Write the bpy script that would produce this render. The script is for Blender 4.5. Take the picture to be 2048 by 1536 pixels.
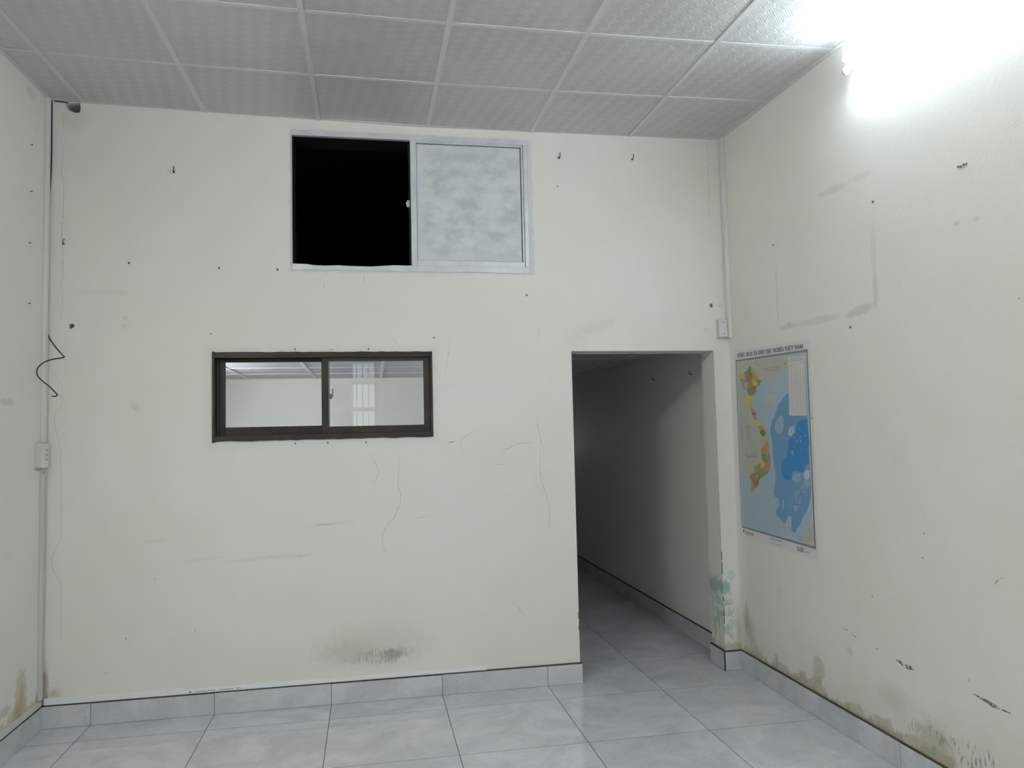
import bpy, bmesh, math, random
from mathutils import Vector, Matrix
from mathutils.geometry import tessellate_polygon

for o in list(bpy.data.objects):
    bpy.data.objects.remove(o)
sc = bpy.context.scene
COL = sc.collection
random.seed(7)

# ------------------------------------------------------------------ camera
CAM = Vector((1.6495, -4.3988, 1.4480))
YAW, PIT, ROL, FPX = 0.18483, 0.06124, -0.02336, 1549.29
_f = Vector((math.sin(YAW) * math.cos(PIT), math.cos(YAW) * math.cos(PIT), math.sin(PIT)))
_r = Vector((math.cos(YAW), -math.sin(YAW), 0))
_u = _r.cross(_f)
_r2 = _r * math.cos(ROL) + _u * math.sin(ROL)
_u2 = -_r * math.sin(ROL) + _u * math.cos(ROL)
cd = bpy.data.cameras.new('camera')
cd.sensor_width = 36.0
cd.lens = FPX / 2048 * 36.0
cd.clip_start = 0.02
cam = bpy.data.objects.new('camera', cd)
cam.matrix_world = Matrix(((_r2.x, _u2.x, -_f.x, CAM.x), (_r2.y, _u2.y, -_f.y, CAM.y),
                           (_r2.z, _u2.z, -_f.z, CAM.z), (0, 0, 0, 1)))
COL.objects.link(cam)
sc.camera = cam

# ------------------------------------------------------------------ world, exposure
w = bpy.data.worlds.new('overcast_daylight')
sc.world = w
w.use_nodes = True
w.node_tree.nodes['Background'].inputs[0].default_value = (0.86, 0.93, 1.0, 1)
w.node_tree.nodes['Background'].inputs[1].default_value = 3.0
sc.view_settings.view_transform = 'Standard'
sc.view_settings.look = 'None'
sc.view_settings.gamma = 1.0
sc.view_settings.use_curve_mapping = False
sc.view_settings.exposure = 0.15
sc.cycles.max_bounces = 5
sc.cycles.diffuse_bounces = 4
sc.cycles.glossy_bounces = 2
sc.cycles.transmission_bounces = 4
TUBE_RIGHT = 66.0       # emission of the lamp in view
TUBE_LEFT = 162.0        # the lamp opposite, beside the camera
TUBE_BACK = 145.0        # added unseen lamp that brightens the small room behind the brown window

# ------------------------------------------------------------------ measures (metres)
XR, YF, YB, TW = 3.8317, -7.2, 3.25, 0.18     # right wall, front wall, back room end, wall thickness
BB, BBH = 0.012, 0.110                        # skirting thickness, height
HM = 2.0                                      # ceiling under the loft
DX0, DX1, DZ = 2.832, 3.728, 1.912            # doorway


def zc(x, y):                                  # the suspended ceiling sags a little
    return 3.2482 - 0.00969 * (x - 2) + 0.0245 * y + 0.0285 * (((x - 1.9) / 1.9) ** 2 - 1)


def ray(px, py):
    return _f + _r2 * ((px - 1024) / FPX) + _u2 * ((768 - py) / FPX)


def on_back(px, py, y=0.0):                    # photo pixel -> (x, z) on a plane parallel to the back wall
    d = ray(px, py); t = (y - CAM.y) / d.y
    return (CAM.x + t * d.x, CAM.z + t * d.z)


def on_right(px, py, x=XR):
    d = ray(px, py); t = (x - CAM.x) / d.x
    return (CAM.y + t * d.y, CAM.z + t * d.z)


def on_left(px, py):
    return on_right(px, py, 0.0)


# ------------------------------------------------------------------ node helpers
def srgb(r, g, b):
    def c(v):
        v /= 255.0
        return v / 12.92 if v <= 0.04045 else ((v + 0.055) / 1.055) ** 2.4
    return (c(r), c(g), c(b), 1)


class Mat:
    def __init__(s, name, color=(0.8, 0.8, 0.8, 1), rough=0.6, metal=0.0, spec=0.5):
        s.m = bpy.data.materials.new(name)
        s.m.use_nodes = True
        s.nt = s.m.node_tree
        s.b = s.nt.nodes['Principled BSDF']
        s.b.inputs['Base Color'].default_value = color
        s.b.inputs['Roughness'].default_value = rough
        s.b.inputs['Metallic'].default_value = metal
        s.b.inputs['Specular IOR Level'].default_value = spec
        s._pos = None

    def n(s, t, **kw):
        x = s.nt.nodes.new(t)
        for k, v in kw.items():
            setattr(x, k, v)
        return x

    def link(s, a, b):
        s.nt.links.new(a, b)

    def pos(s):
        if s._pos is None:
            s._pos = s.n('ShaderNodeNewGeometry').outputs['Position']
        return s._pos

    def noise(s, scale, detail=4, rough=0.55, vec=None, dist=0.0):
        x = s.n('ShaderNodeTexNoise')
        x.inputs['Scale'].default_value = scale
        x.inputs['Detail'].default_value = detail
        x.inputs['Roughness'].default_value = rough
        x.inputs['Distortion'].default_value = dist
        s.link(vec if vec is not None else s.pos(), x.inputs['Vector'])
        return x.outputs['Fac']

    def math(s, op, a, b=None, c=None, clamp=False):
        x = s.n('ShaderNodeMath', operation=op)
        x.use_clamp = clamp
        for i, v in enumerate((a, b, c)):
            if v is None:
                continue
            if isinstance(v, (int, float)):
                x.inputs[i].default_value = v
            else:
                s.link(v, x.inputs[i])
        return x.outputs[0]

    def ramp(s, v, a, b, lo=0.0, hi=1.0):
        x = s.n('ShaderNodeMapRange', interpolation_type='SMOOTHSTEP')
        x.inputs[1].default_value = a
        x.inputs[2].default_value = b
        x.inputs[3].default_value = lo
        x.inputs[4].default_value = hi
        s.link(v, x.inputs[0])
        return x.outputs[0]

    def mix(s, fac, a, b):
        x = s.n('ShaderNodeMix', data_type='RGBA')
        if isinstance(fac, (int, float)):
            x.inputs[0].default_value = fac
        else:
            s.link(fac, x.inputs[0])
        for sock, v in ((x.inputs[6], a), (x.inputs[7], b)):
            if isinstance(v, tuple):
                sock.default_value = v
            else:
                s.link(v, sock)
        return x.outputs[2]

    def mapped(s, loc=(0, 0, 0), rot=(0, 0, 0), scale=(1, 1, 1), kind='TEXTURE', vec=None):
        x = s.n('ShaderNodeMapping', vector_type=kind)
        x.inputs['Location'].default_value = loc
        x.inputs['Rotation'].default_value = rot
        x.inputs['Scale'].default_value = scale
        s.link(vec if vec is not None else s.pos(), x.inputs['Vector'])
        return x.outputs[0]

    def bump(s, h, strength, dist=0.01, prev=None):
        x = s.n('ShaderNodeBump')
        x.inputs['Strength'].default_value = strength
        x.inputs['Distance'].default_value = dist
        s.link(h, x.inputs['Height'])
        if prev is not None:
            s.link(prev, x.inputs['Normal'])
        return x.outputs[0]

    # soft-edged stain: an ellipse in the wall plane, its edge broken by noise
    def blob(s, c, r, plane, ang=0.0, soft=0.5, nz=None, amp=0.0):
        if plane == 'y':          # back wall: (x, z)
            v = s.mapped((c[0], 0, c[1]), (0, -ang, 0), (r[0], 1e4, r[1]))
        else:                     # side wall: (y, z)
            v = s.mapped((0, c[0], c[1]), (ang, 0, 0), (1e4, r[0], r[1]))
        l = s.n('ShaderNodeVectorMath', operation='LENGTH')
        s.link(v, l.inputs[0])
        d = l.outputs['Value']
        if nz is not None:
            d = s.math('MULTIPLY_ADD', s.math('SUBTRACT', nz, 0.5), amp, d)
        return s.ramp(d, 1 - soft, 1 + soft * 0.3, 1, 0)

    def box(s, x0, x1, z0, z1, soft, nz=None, amp=0.0):   # soft rectangle on the back wall
        v = s.mapped(((x0 + x1) / 2, 0, (z0 + z1) / 2))
        a = s.n('ShaderNodeVectorMath', operation='ABSOLUTE')
        s.link(v, a.inputs[0])
        sp = s.n('ShaderNodeSeparateXYZ')
        s.link(a.outputs[0], sp.inputs[0])
        d = s.math('MAXIMUM', s.math('SUBTRACT', sp.outputs[0], (x1 - x0) / 2),
                   s.math('SUBTRACT', sp.outputs[2], (z1 - z0) / 2))
        if nz is not None:
            d = s.math('MULTIPLY_ADD', s.math('SUBTRACT', nz, 0.5), amp, d)
        return s.ramp(d, -soft, soft, 1, 0)

    def color(s, sock):
        s.link(sock, s.b.inputs['Base Color'])

    def normal(s, sock):
        s.link(sock, s.b.inputs['Normal'])


def plain(name, color, rough=0.5, metal=0.0, spec=0.5, nscale=60, namt=0.12):
    """one-colour material with a little grain"""
    m = Mat(name, color, rough, metal, spec)
    k = m.noise(nscale, 3)
    dark = tuple(c * (1 - namt) for c in color[:3]) + (1,)
    lite = tuple(min(1, c * (1 + namt)) for c in color[:3]) + (1,)
    m.color(m.mix(k, dark, lite))
    return m.m


# ------------------------------------------------------------------ mesh helpers
def obj(name, verts, faces, mat, parent=None, smooth=False, mats=None, fm=None):
    me = bpy.data.meshes.new(name)
    me.from_pydata([tuple(v) for v in verts], [], faces)
    for m in (mats if mats else [mat]):
        me.materials.append(m)
    if fm:
        for p_, i in zip(me.polygons, fm):
            p_.material_index = i
    if smooth:
        for p_ in me.polygons:
            p_.use_smooth = True
    me.update()
    o = bpy.data.objects.new(name, me)
    COL.objects.link(o)
    if parent:
        o.parent = parent
    return o


def bobj(name, bm, mat, parent=None, smooth=False):
    me = bpy.data.meshes.new(name)
    bmesh.ops.recalc_face_normals(bm, faces=bm.faces)
    bm.to_mesh(me); bm.free()
    me.materials.append(mat)
    if smooth:
        for p_ in me.polygons:
            p_.use_smooth = True
    o = bpy.data.objects.new(name, me)
    COL.objects.link(o)
    if parent:
        o.parent = parent
    return o


def add_box(bm, x0, x1, y0, y1, z0, z1, bev=0.0, seg=1):
    r = bmesh.ops.create_cube(bm, size=1.0)
    vs = r['verts']
    for v in vs:
        v.co = Vector((x0 + (v.co.x + .5) * (x1 - x0), y0 + (v.co.y + .5) * (y1 - y0), z0 + (v.co.z + .5) * (z1 - z0)))
    if bev > 0:
        es = list({e for v in vs for e in v.link_edges})
        bmesh.ops.bevel(bm, geom=es, offset=bev, segments=seg, affect='EDGES', profile=0.7)


def box(name, x0, x1, y0, y1, z0, z1, mat, parent=None, bev=0.0, seg=1):
    bm = bmesh.new()
    add_box(bm, x0, x1, y0, y1, z0, z1, bev, seg)
    return bobj(name, bm, mat, parent)


def add_tube(bm, pts, r, sides=10, cap=True):
    """round tube along a polyline"""
    rings = []
    pts = [Vector(p_) for p_ in pts]
    n0 = None
    for i, p_ in enumerate(pts):
        a = pts[max(i - 1, 0)]; b = pts[min(i + 1, len(pts) - 1)]
        t = (b - a).normalized()
        if n0 is None:
            n0 = t.orthogonal().normalized()
        else:
            n0 = (n0 - t * n0.dot(t)).normalized()
        q = t.cross(n0)
        rr = r[i] if isinstance(r, (list, tuple)) else r
        rings.append([bm.verts.new(p_ + (n0 * math.cos(k * 2 * math.pi / sides) + q * math.sin(k * 2 * math.pi / sides)) * rr) for k in range(sides)])
    for a, b in zip(rings, rings[1:]):
        for k in range(sides):
            bm.faces.new((a[k], a[(k + 1) % sides], b[(k + 1) % sides], b[k]))
    if cap:
        bm.faces.new(rings[0][::-1]); bm.faces.new(rings[-1])


def tube(name, pts, r, mat, parent=None, sides=10):
    bm = bmesh.new()
    add_tube(bm, pts, r, sides)
    return bobj(name, bm, mat, parent, True)


def spline(pts, n=6):
    """Catmull-Rom through points"""
    P = [Vector(p_) for p_ in pts]
    P = [P[0] * 2 - P[1]] + P + [P[-1] * 2 - P[-2]]
    out = []
    for i in range(1, len(P) - 2):
        for k in range(n):
            t = k / n
            a, b, c, d = P[i - 1], P[i], P[i + 1], P[i + 2]
            out.append(0.5 * ((2 * b) + (c - a) * t + (2 * a - 5 * b + 4 * c - d) * t * t + (3 * b - a - 3 * c + d) * t ** 3))
    out.append(P[-2])
    return out


def empty(name, loc=(0, 0, 0)):
    o = bpy.data.objects.new(name, None)
    o.empty_display_size = 0.05
    COL.objects.link(o)
    o.location = loc
    return o


def tag(o, label, cat, group=None):
    o['label'] = label; o['category'] = cat
    if group:
        o['group'] = group
    return o


def struct(o, label=None):
    o['kind'] = 'structure'
    if label:
        o['label'] = label
    return o


def cut(o, cutters):
    """carve openings, bake the result into the mesh"""
    for c in cutters:
        md = o.modifiers.new('cut', 'BOOLEAN')
        md.object = c; md.operation = 'DIFFERENCE'; md.solver = 'EXACT'
    dg = bpy.context.evaluated_depsgraph_get()
    me = bpy.data.meshes.new_from_object(o.evaluated_get(dg))
    o.modifiers.clear()
    o.data = me
    for c in cutters:
        bpy.data.objects.remove(c)


def prism(name, pts, y0, y1):
    """solid from an (x, z) outline between two y planes"""
    bm = bmesh.new()
    a = [bm.verts.new((x, y0, z)) for x, z in pts]
    b = [bm.verts.new((x, y1, z)) for x, z in pts]
    bm.faces.new(a); bm.faces.new(b[::-1])
    for i in range(len(pts)):
        j = (i + 1) % len(pts)
        bm.faces.new((a[j], a[i], b[i], b[j]))
    return bobj(name, bm, M['loft'])


# ------------------------------------------------------------------ materials
M = {}
CREAM = (0.70, 0.685, 0.62, 1)


def wall_base(name):
    m = Mat(name, CREAM, 0.62, 0, 0.35)
    n_big = m.noise(1.3, 3)
    n_mid = m.noise(9, 4, 0.6)
    n_fine = m.noise(150, 1, 0.6)
    c = m.mix(m.ramp(n_big, 0.35, 0.65), (0.80, 0.785, 0.735, 1), (0.785, 0.775, 0.705, 1))
    c = m.mix(m.math('MULTIPLY', m.ramp(n_mid, 0.55, 0.8), 0.25), c, (0.69, 0.68, 0.63, 1))
    m.normal(m.bump(m.math('MULTIPLY_ADD', n_fine, 0.3, n_mid), 0.14, 0.010))
    return m, c, n_mid, n_fine


def hits(cell, c, r):
    """does a mark of radius r round c reach into the wall cell (a0, a1, z0, z1)"""
    return cell[0] - r < c[0] < cell[1] + r and cell[2] - r < c[1] < cell[3] + r


def mat_wall_back(cell):
    m, c, nm, nf = wall_base('wall_back_paint')
    nx = m.noise(30, 5, 0.65)
    ns = m.noise(1, 5, 0.6, m.mapped(scale=(0.006, 0.1, 0.035)))      # upright streaks
    P = on_back

    def st(c, px, py, rx, ry, col, a, ang=0.0, soft=0.7, nz=None, amp=1.0, extra=None):
        x, z = P(px, py)
        k = 1 / 340.0
        if not hits(cell, (x, z), max(rx, ry) * k * (1.3 + 0.4 * amp)):
            return c
        f = m.blob((x, z), (rx * k, ry * k), 'y', ang, soft, nz if nz is not None else nx, amp)
        if extra is not None:
            f = m.math('MULTIPLY', f, extra)
        return m.mix(m.math('MULTIPLY', f, a), c, col)
    # silver overspray round the upper window, pale green halo round the lower
    if hits(cell, (1.93, 2.77), 0.75):
        c = m.mix(m.math('MULTIPLY', m.box(1.236, 2.622, 2.362, 3.172, 0.007, nx, 0.045), 0.6), c, (0.60, 0.62, 0.66, 1))
    if hits(cell, (1.42, 1.67), 0.70):
        c = m.mix(m.math('MULTIPLY', m.box(0.80, 2.04, 1.40, 1.94, 0.03, nx, 0.06), 0.35), c, (0.56, 0.66, 0.60, 1))
    # mould patch over the skirting, scuffs
    c = st(c, 745, 1295, 120, 48, (0.46, 0.455, 0.38, 1), 0.30, 0.03)
    c = st(c, 700, 1305, 60, 22, (0.42, 0.41, 0.36, 1), 0.25)
    scr = m.ramp(ns, 0.45, 0.60)
    c = st(c, 770, 1311, 62, 16, (0.22, 0.21, 0.19, 1), 0.70, 0.08, 0.6, nx, 1.2, scr)
    c = st(c, 785, 1309, 24, 13, (0.24, 0.23, 0.21, 1), 0.55, 0.1, 0.8, nx, 1.3)
    # damp in the left corner
    c = st(c, 88, 1374, 8, 42, (0.30, 0.24, 0.14, 1), 0.75, 0, 0.6, nx, 1.6)
    c = st(c, 108, 1388, 14, 12, (0.42, 0.34, 0.22, 1), 0.5, 0, 0.8, nx, 1.6)
    # plaster patch under the hole
    c = st(c, 150, 236, 28, 26, (0.56, 0.55, 0.50, 1), 0.3, 0, 0.5, nx, 0.8)
    # smudges
    for px, py, rx, ry, a, ang in ((270, 815, 6, 12, .5, .5), (250, 636, 5, 5, .5, 0), (250, 652, 8, 5, .4, 0),
                                   (1190, 655, 60, 16, .22, .25), (1150, 680, 26, 22, .16, 0), (530, 1116, 85, 4, .30, .05),
                                   (600, 1112, 30, 3, .4, .05), (400, 1120, 50, 4, .18, .1), (660, 1047, 50, 4, .30, .05),
                                   (310, 1082, 20, 4, .2, 0), (1440, 612, 8, 5, .4, 0), (1425, 328, 9, 2, .5, 0),
                                   (210, 585, 60, 5, .25, 0), (1090, 990, 30, 90, .10, 0), (340, 342, 8, 4, .35, 0), (1411, 660, 6, 10, .2, 0)):
        c = st(c, px, py, rx, ry, (0.42, 0.40, 0.36, 1), a * 0.62, ang, 0.9, None, 1.8)
    # green undercoat where the paint has peeled by the doorway
    peel = m.ramp(m.noise(19, 4, 0.55), 0.49, 0.52)
    c = st(c, 1446, 1240, 28, 92, (0.44, 0.56, 0.47, 1), 0.85, 0, 0.35, nm, 0.6, peel)
    c = st(c, 1451, 1176, 10, 17, (0.30, 0.48, 0.40, 1), 0.8, 0, 0.25, nx, 2.2)
    c = st(c, 1462, 1150, 8, 12, (0.52, 0.66, 0.58, 1), 0.75, 0, 0.25, nx, 2.2)
    c = st(c, 1463, 1250, 6, 13, (0.50, 0.63, 0.54, 1), 0.75, 0, 0.25, nx, 2.2)
    c = st(c, 1482, 1262, 14, 58, (0.42, 0.37, 0.23, 1), 0.6, 0, 0.8, nx, 1.4)
    c = st(c, 1480, 1293, 22, 12, (0.33, 0.27, 0.16, 1), 0.6, 0, 0.8, nx, 1.6)
    m.color(c)
    return m.m


def mat_wall_right(cell):
    m, c, nm, nf = wall_base('wall_right_paint')
    nx = m.noise(30, 5, 0.65)
    ns = m.noise(1, 5, 0.6, m.mapped(scale=(0.1, 0.012, 0.04)))

    def st(c, px, py, ry, rz, col, a, ang=0.0, soft=0.7, amp=1.0, extra=None):
        y, z = on_right(px, py)
        if not hits(cell, (y, z), max(ry, rz) * (1.3 + 0.4 * amp)):
            return c
        f = m.blob((y, z), (ry, rz), 'x', ang, soft, nx, amp)
        if extra is not None:
            f = m.math('MULTIPLY', f, extra)
        return m.mix(m.math('MULTIPLY', f, a), c, col)

    def seg(c, p0, p1, wd, col, a):
        y0, z0 = on_right(*p0); y1, z1 = on_right(*p1)
        if not hits(cell, ((y0 + y1) / 2, (z0 + z1) / 2), math.hypot(y1 - y0, z1 - z0) * 0.9):
            return c
        ang = math.atan2(z1 - z0, y1 - y0)
        f = m.blob(((y0 + y1) / 2, (z0 + z1) / 2), (math.hypot(y1 - y0, z1 - z0) / 2 * 1.05, wd), 'x', ang, 0.5, nx, 0.9)
        return m.mix(m.math('MULTIPLY', f, a), c, col)
    G = (0.40, 0.395, 0.36, 1)
    # ghost of a taped notice
    c = seg(c, (1746, 440), (1748, 560), 0.022, G, 0.16)
    c = seg(c, (1750, 540), (1752, 618), 0.020, G, 0.29)
    c = seg(c, (1690, 633), (1752, 608), 0.026, G, 0.36)
    c = seg(c, (1590, 650), (1680, 632), 0.022, G, 0.25)
    c = seg(c, (1555, 658), (1600, 648), 0.018, G, 0.25)
    c = seg(c, (1551, 520), (1557, 655), 0.014, G, 0.20)
    c = seg(c, (1635, 392), (1697, 366), 0.022, G, 0.25)
    c = seg(c, (1700, 360), (1742, 346), 0.022, G, 0.13)
    for px, py, ry, rz, a in ((1577, 648, .015, .012, .5), (1914, 447, .02, .012, .4), (1953, 437, .015, .01, .3),
                              (1925, 333, .03, .012, .5), (1700, 1303, .03, .025, .3), (1560, 1190, .02, .05, .15)):
        c = st(c, px, py, ry, rz, G, a)
    # rising damp: flaked band over the skirting
    if cell[2] < 0.3 and cell[0] < -0.01:
        sp = m.n('ShaderNodeSeparateXYZ'); m.link(m.pos(), sp.inputs[0])
        inside = m.ramp(sp.outputs[1], -0.02, -0.06)
        edge = m.math('MULTIPLY_ADD', m.noise(7, 5, 0.6), -0.30, sp.outputs[2])      # height minus ragged noise
        band = m.math('MULTIPLY', m.ramp(edge, -0.005, 0.012, 1, 0), inside)
        c = m.mix(m.math('MULTIPLY', band, 0.75), c, (0.50, 0.47, 0.38, 1))
        edge2 = m.math('MULTIPLY_ADD', m.noise(16, 5, 0.6), -0.25, sp.outputs[2])
        band2 = m.math('MULTIPLY', m.ramp(edge2, -0.005, 0.008, 1, 0), inside)
        c = m.mix(m.math('MULTIPLY', band2, 0.7), c, (0.36, 0.32, 0.22, 1))
        soft = m.math('MULTIPLY', m.ramp(edge, 0.0, 0.30, 1, 0), inside)
        c = m.mix(m.math('MULTIPLY', soft, 0.22), c, (0.50, 0.48, 0.40, 1))
    # single patches
    B = (0.40, 0.37, 0.28, 1)
    c = st(c, 1637, 1340, 0.055, 0.075, B, 0.5, 0.3, 0.25, 1.6)
    c = st(c, 1606, 1355, 0.05, 0.04, B, 0.5, 0, 0.4, 1.2)
    c = st(c, 1552, 1325, 0.03, 0.05, B, 0.5, 0, 0.3, 1.2)
    c = st(c, 1500, 1262, 0.07, 0.16, (0.45, 0.41, 0.29, 1), 0.55, -0.3, 0.9, 1.3)
    c = st(c, 1494, 1240, 0.035, 0.10, (0.40, 0.37, 0.25, 1), 0.5, 0, 0.7, 1.5)
    c = st(c, 1790, 1400, 0.12, 0.07, (0.55, 0.53, 0.45, 1), 0.4, 0, 0.9, 1.6)
    c = st(c, 1870, 1490, 0.12, 0.10, (0.42, 0.38, 0.27, 1), 0.6, 0, 0.6, 1.5)
    c = st(c, 1868, 1502, 0.016, 0.022, (0.27, 0.42, 0.32, 1), 0.8, 0, 0.3, 1.0)
    scr = m.ramp(ns, 0.47, 0.60)
    c = st(c, 1935, 1510, 0.10, 0.055, (0.17, 0.165, 0.145, 1), 0.8, 0, 0.6, 1.2, scr)
    c = st(c, 1880, 1478, 0.07, 0.03, (0.22, 0.21, 0.18, 1), 0.6, 0.2, 0.6, 1.4, scr)
    c = st(c, 1825, 1455, 0.06, 0.04, (0.28, 0.27, 0.22, 1), 0.45, 0, 0.6, 1.6, scr)
    c = st(c, 1980, 1530, 0.03, 0.05, (0.18, 0.17, 0.15, 1), 0.7, 0, 0.6, 1.0, scr)
    m.color(c)
    return m.m


def mat_wall_left():
    m, c, nm, nf = wall_base('wall_left_paint')
    nx = m.noise(30, 5, 0.65)

    def st(c, px, py, ry, rz, col, a, soft=0.6, amp=1.2):
        y, z = on_left(px, py)
        f = m.blob((y, z), (ry, rz), 'x', 0, soft, nx, amp)
        return m.mix(m.math('MULTIPLY', f, a), c, col)
    sp = m.n('ShaderNodeSeparateXYZ'); m.link(m.pos(), sp.inputs[0])
    edge = m.math('MULTIPLY_ADD', m.noise(7, 5, 0.6), -0.36, sp.outputs[2])
    c = m.mix(m.math('MULTIPLY', m.ramp(edge, -0.005, 0.012, 1, 0), 0.7), c, (0.56, 0.48, 0.34, 1))
    c = st(c, 42, 1388, 0.07, 0.12, (0.50, 0.44, 0.30, 1), 0.6, 0.25)
    c = st(c, 43, 1392, 0.03, 0.06, (0.40, 0.34, 0.22, 1), 0.5, 0.3)
    c = st(c, 35, 1428, 0.06, 0.05, (0.38, 0.31, 0.18, 1), 0.6)
    c = st(c, 8, 1425, 0.08, 0.03, (0.40, 0.36, 0.30, 1), 0.5)
    c = st(c, 76, 1400, 0.04, 0.05, (0.35, 0.27, 0.15, 1), 0.7)
    c = st(c, 62, 187, 0.06, 0.035, (0.64, 0.62, 0.55, 1), 0.6, 0.3)
    c = st(c, 15, 804, 0.10, 0.02, (0.42, 0.40, 0.36, 1), 0.4)
    m.color(c)
    return m.m


def mat_ceiling():
    m = Mat('embossed_gypsum_panel', (0.5, 0.5, 0.5, 1), 0.38, 0, 0.5)
    nb = m.noise(2.2, 3)
    base = m.mix(m.ramp(nb, 0.3, 0.7), (0.565, 0.56, 0.55, 1), (0.62, 0.615, 0.60, 1))
    # woven relief: long plain bars and short ribbed squares alternating in staggered rows, laid on the diagonal
    v = m.mapped(rot=(0, 0, math.radians(42)), kind='POINT')
    sp = m.n('ShaderNodeSeparateXYZ'); m.link(v, sp.inputs[0])
    row = m.math('FLOOR', m.math('MULTIPLY', sp.outputs[1], 1 / 0.038))
    fr = m.math('FRACT', m.math('MULTIPLY_ADD', row, 0.40, m.math('MULTIPLY', sp.outputs[0], 1 / 0.115)))
    k = m.ramp(m.math('PINGPONG', m.math('SUBTRACT', fr, 0.5), 0.5), 0.17, 0.21, 1, 0)
    ridge_x = m.math('SINE', m.math('MULTIPLY', sp.outputs[0], 2 * math.pi / 0.0095))
    ridge_y = m.math('SINE', m.math('MULTIPLY', sp.outputs[1], 2 * math.pi / 0.0095))
    rid = m.math('ADD', m.math('MULTIPLY', ridge_y, k), m.math('MULTIPLY', ridge_x, m.math('SUBTRACT', 1.0, k)))
    h = m.math('MULTIPLY_ADD', rid, 0.22, k)
    m.normal(m.bump(h, 0.55, 0.0014))
    m.color(m.mix(m.math('MULTIPLY', k, 0.16), base, (0.76, 0.755, 0.745, 1)))  # squares lightened: the relief's gloss contrast is put into the colour
    m.link(m.math('MULTIPLY_ADD', k, -0.14, 0.46), m.b.inputs['Roughness'])
    return m.m


def mat_tile(name, rough=0.10):
    m = Mat(name, (0.4, 0.42, 0.45, 1), rough, 0, 0.5)
    oi = m.n('ShaderNodeObjectInfo')
    off = m.n('ShaderNodeVectorMath', operation='SCALE'); off.inputs[0].default_value = (37.0, 19.0, 11.0)
    m.link(oi.outputs['Random'], off.inputs['Scale'])
    ad = m.n('ShaderNodeVectorMath', operation='ADD')
    m.link(m.pos(), ad.inputs[0]); m.link(off.outputs[0], ad.inputs[1])
    v = ad.outputs[0]
    cl = m.noise(3.2, 6, 0.62, v, 0.8)
    c = m.mix(m.ramp(cl, 0.32, 0.68), (0.52, 0.54, 0.555, 1), (0.65, 0.665, 0.68, 1))
    sk = m.mapped(rot=(0.3, 0.2, math.radians(33)), scale=(0.5, 0.13, 0.3), vec=v)
    vn = m.noise(1.6, 5, 0.6, sk, 1.6)
    vein = m.ramp(m.math('ABSOLUTE', m.math('SUBTRACT', vn, 0.5)), 0.0, 0.022, 1, 0)
    c = m.mix(m.math('MULTIPLY', m.math('MULTIPLY', vein, m.ramp(cl, 0.45, 0.65)), 0.45), c, (0.74, 0.75, 0.77, 1))
    vn2 = m.noise(1.1, 5, 0.6, sk, 2.2)
    v2 = m.ramp(m.math('ABSOLUTE', m.math('SUBTRACT', vn2, 0.46)), 0.0, 0.015, 1, 0)
    c = m.mix(m.math('MULTIPLY', v2, 0.22), c, (0.26, 0.28, 0.30, 1))
    m.color(c)
    m.link(m.math('MULTIPLY_ADD', m.noise(14, 4), 0.08, rough - 0.04), m.b.inputs['Roughness'])
    return m.m


def mat_silver():
    m = Mat('silver_sprayed_metal', (0.5, 0.53, 0.58, 1), 0.38, 0.25, 0.5)
    k = m.noise(7, 4, 0.6)
    m.color(m.mix(m.ramp(k, 0.3, 0.7), (0.60, 0.62, 0.655, 1), (0.74, 0.755, 0.775, 1)))
    m.normal(m.bump(m.noise(20, 3), 0.1, 0.004))
    return m.m


def mat_silver_panel():
    m = Mat('sprayed_board', (0.5, 0.52, 0.55, 1), 0.5, 0.0, 0.5)
    k = m.noise(9, 5, 0.62, m.mapped(scale=(1.3, 1, 0.8)))
    e = m.box(1.965, 2.545, 2.47, 3.095, 0.05, m.noise(9, 3), 0.10)
    c = m.mix(m.ramp(k, 0.34, 0.66), (0.50, 0.53, 0.535, 1), (0.69, 0.71, 0.715, 1))
    m.color(m.mix(e, (0.64, 0.66, 0.71, 1), c))
    return m.m


def mat_brown():
    m = Mat('brown_aluminium', (0.05, 0.045, 0.04, 1), 0.42, 0.0, 0.3)
    k = m.noise(6, 3)
    m.color(m.mix(m.ramp(k, 0.35, 0.65), (0.022, 0.020, 0.018, 1), (0.042, 0.031, 0.023, 1)))
    m.normal(m.bump(m.noise(40, 3), 0.12, 0.002))
    return m.m


def mat_glass(name='window_glass', col=(0.93, 0.95, 0.95, 1)):
    m = bpy.data.materials.new(name)
    m.use_nodes = True
    nt = m.node_tree
    nt.nodes.clear()
    out = nt.nodes.new('ShaderNodeOutputMaterial')
    tr = nt.nodes.new('ShaderNodeBsdfTransparent'); tr.inputs[0].default_value = col
    gl = nt.nodes.new('ShaderNodeBsdfGlossy'); gl.inputs['Roughness'].default_value = 0.01
    fr = nt.nodes.new('ShaderNodeFresnel'); fr.inputs['IOR'].default_value = 1.55
    mx = nt.nodes.new('ShaderNodeMixShader')
    nt.links.new(fr.outputs[0], mx.inputs[0])
    nt.links.new(tr.outputs[0], mx.inputs[1]); nt.links.new(gl.outputs[0], mx.inputs[2])
    nt.links.new(mx.outputs[0], out.inputs[0])
    return m


def mat_tube(name, s, col):
    m = Mat(name, (0.9, 0.95, 1, 1), 0.4)
    m.b.inputs['Emission Color'].default_value = col
    m.b.inputs['Emission Strength'].default_value = s
    return m.m


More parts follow.
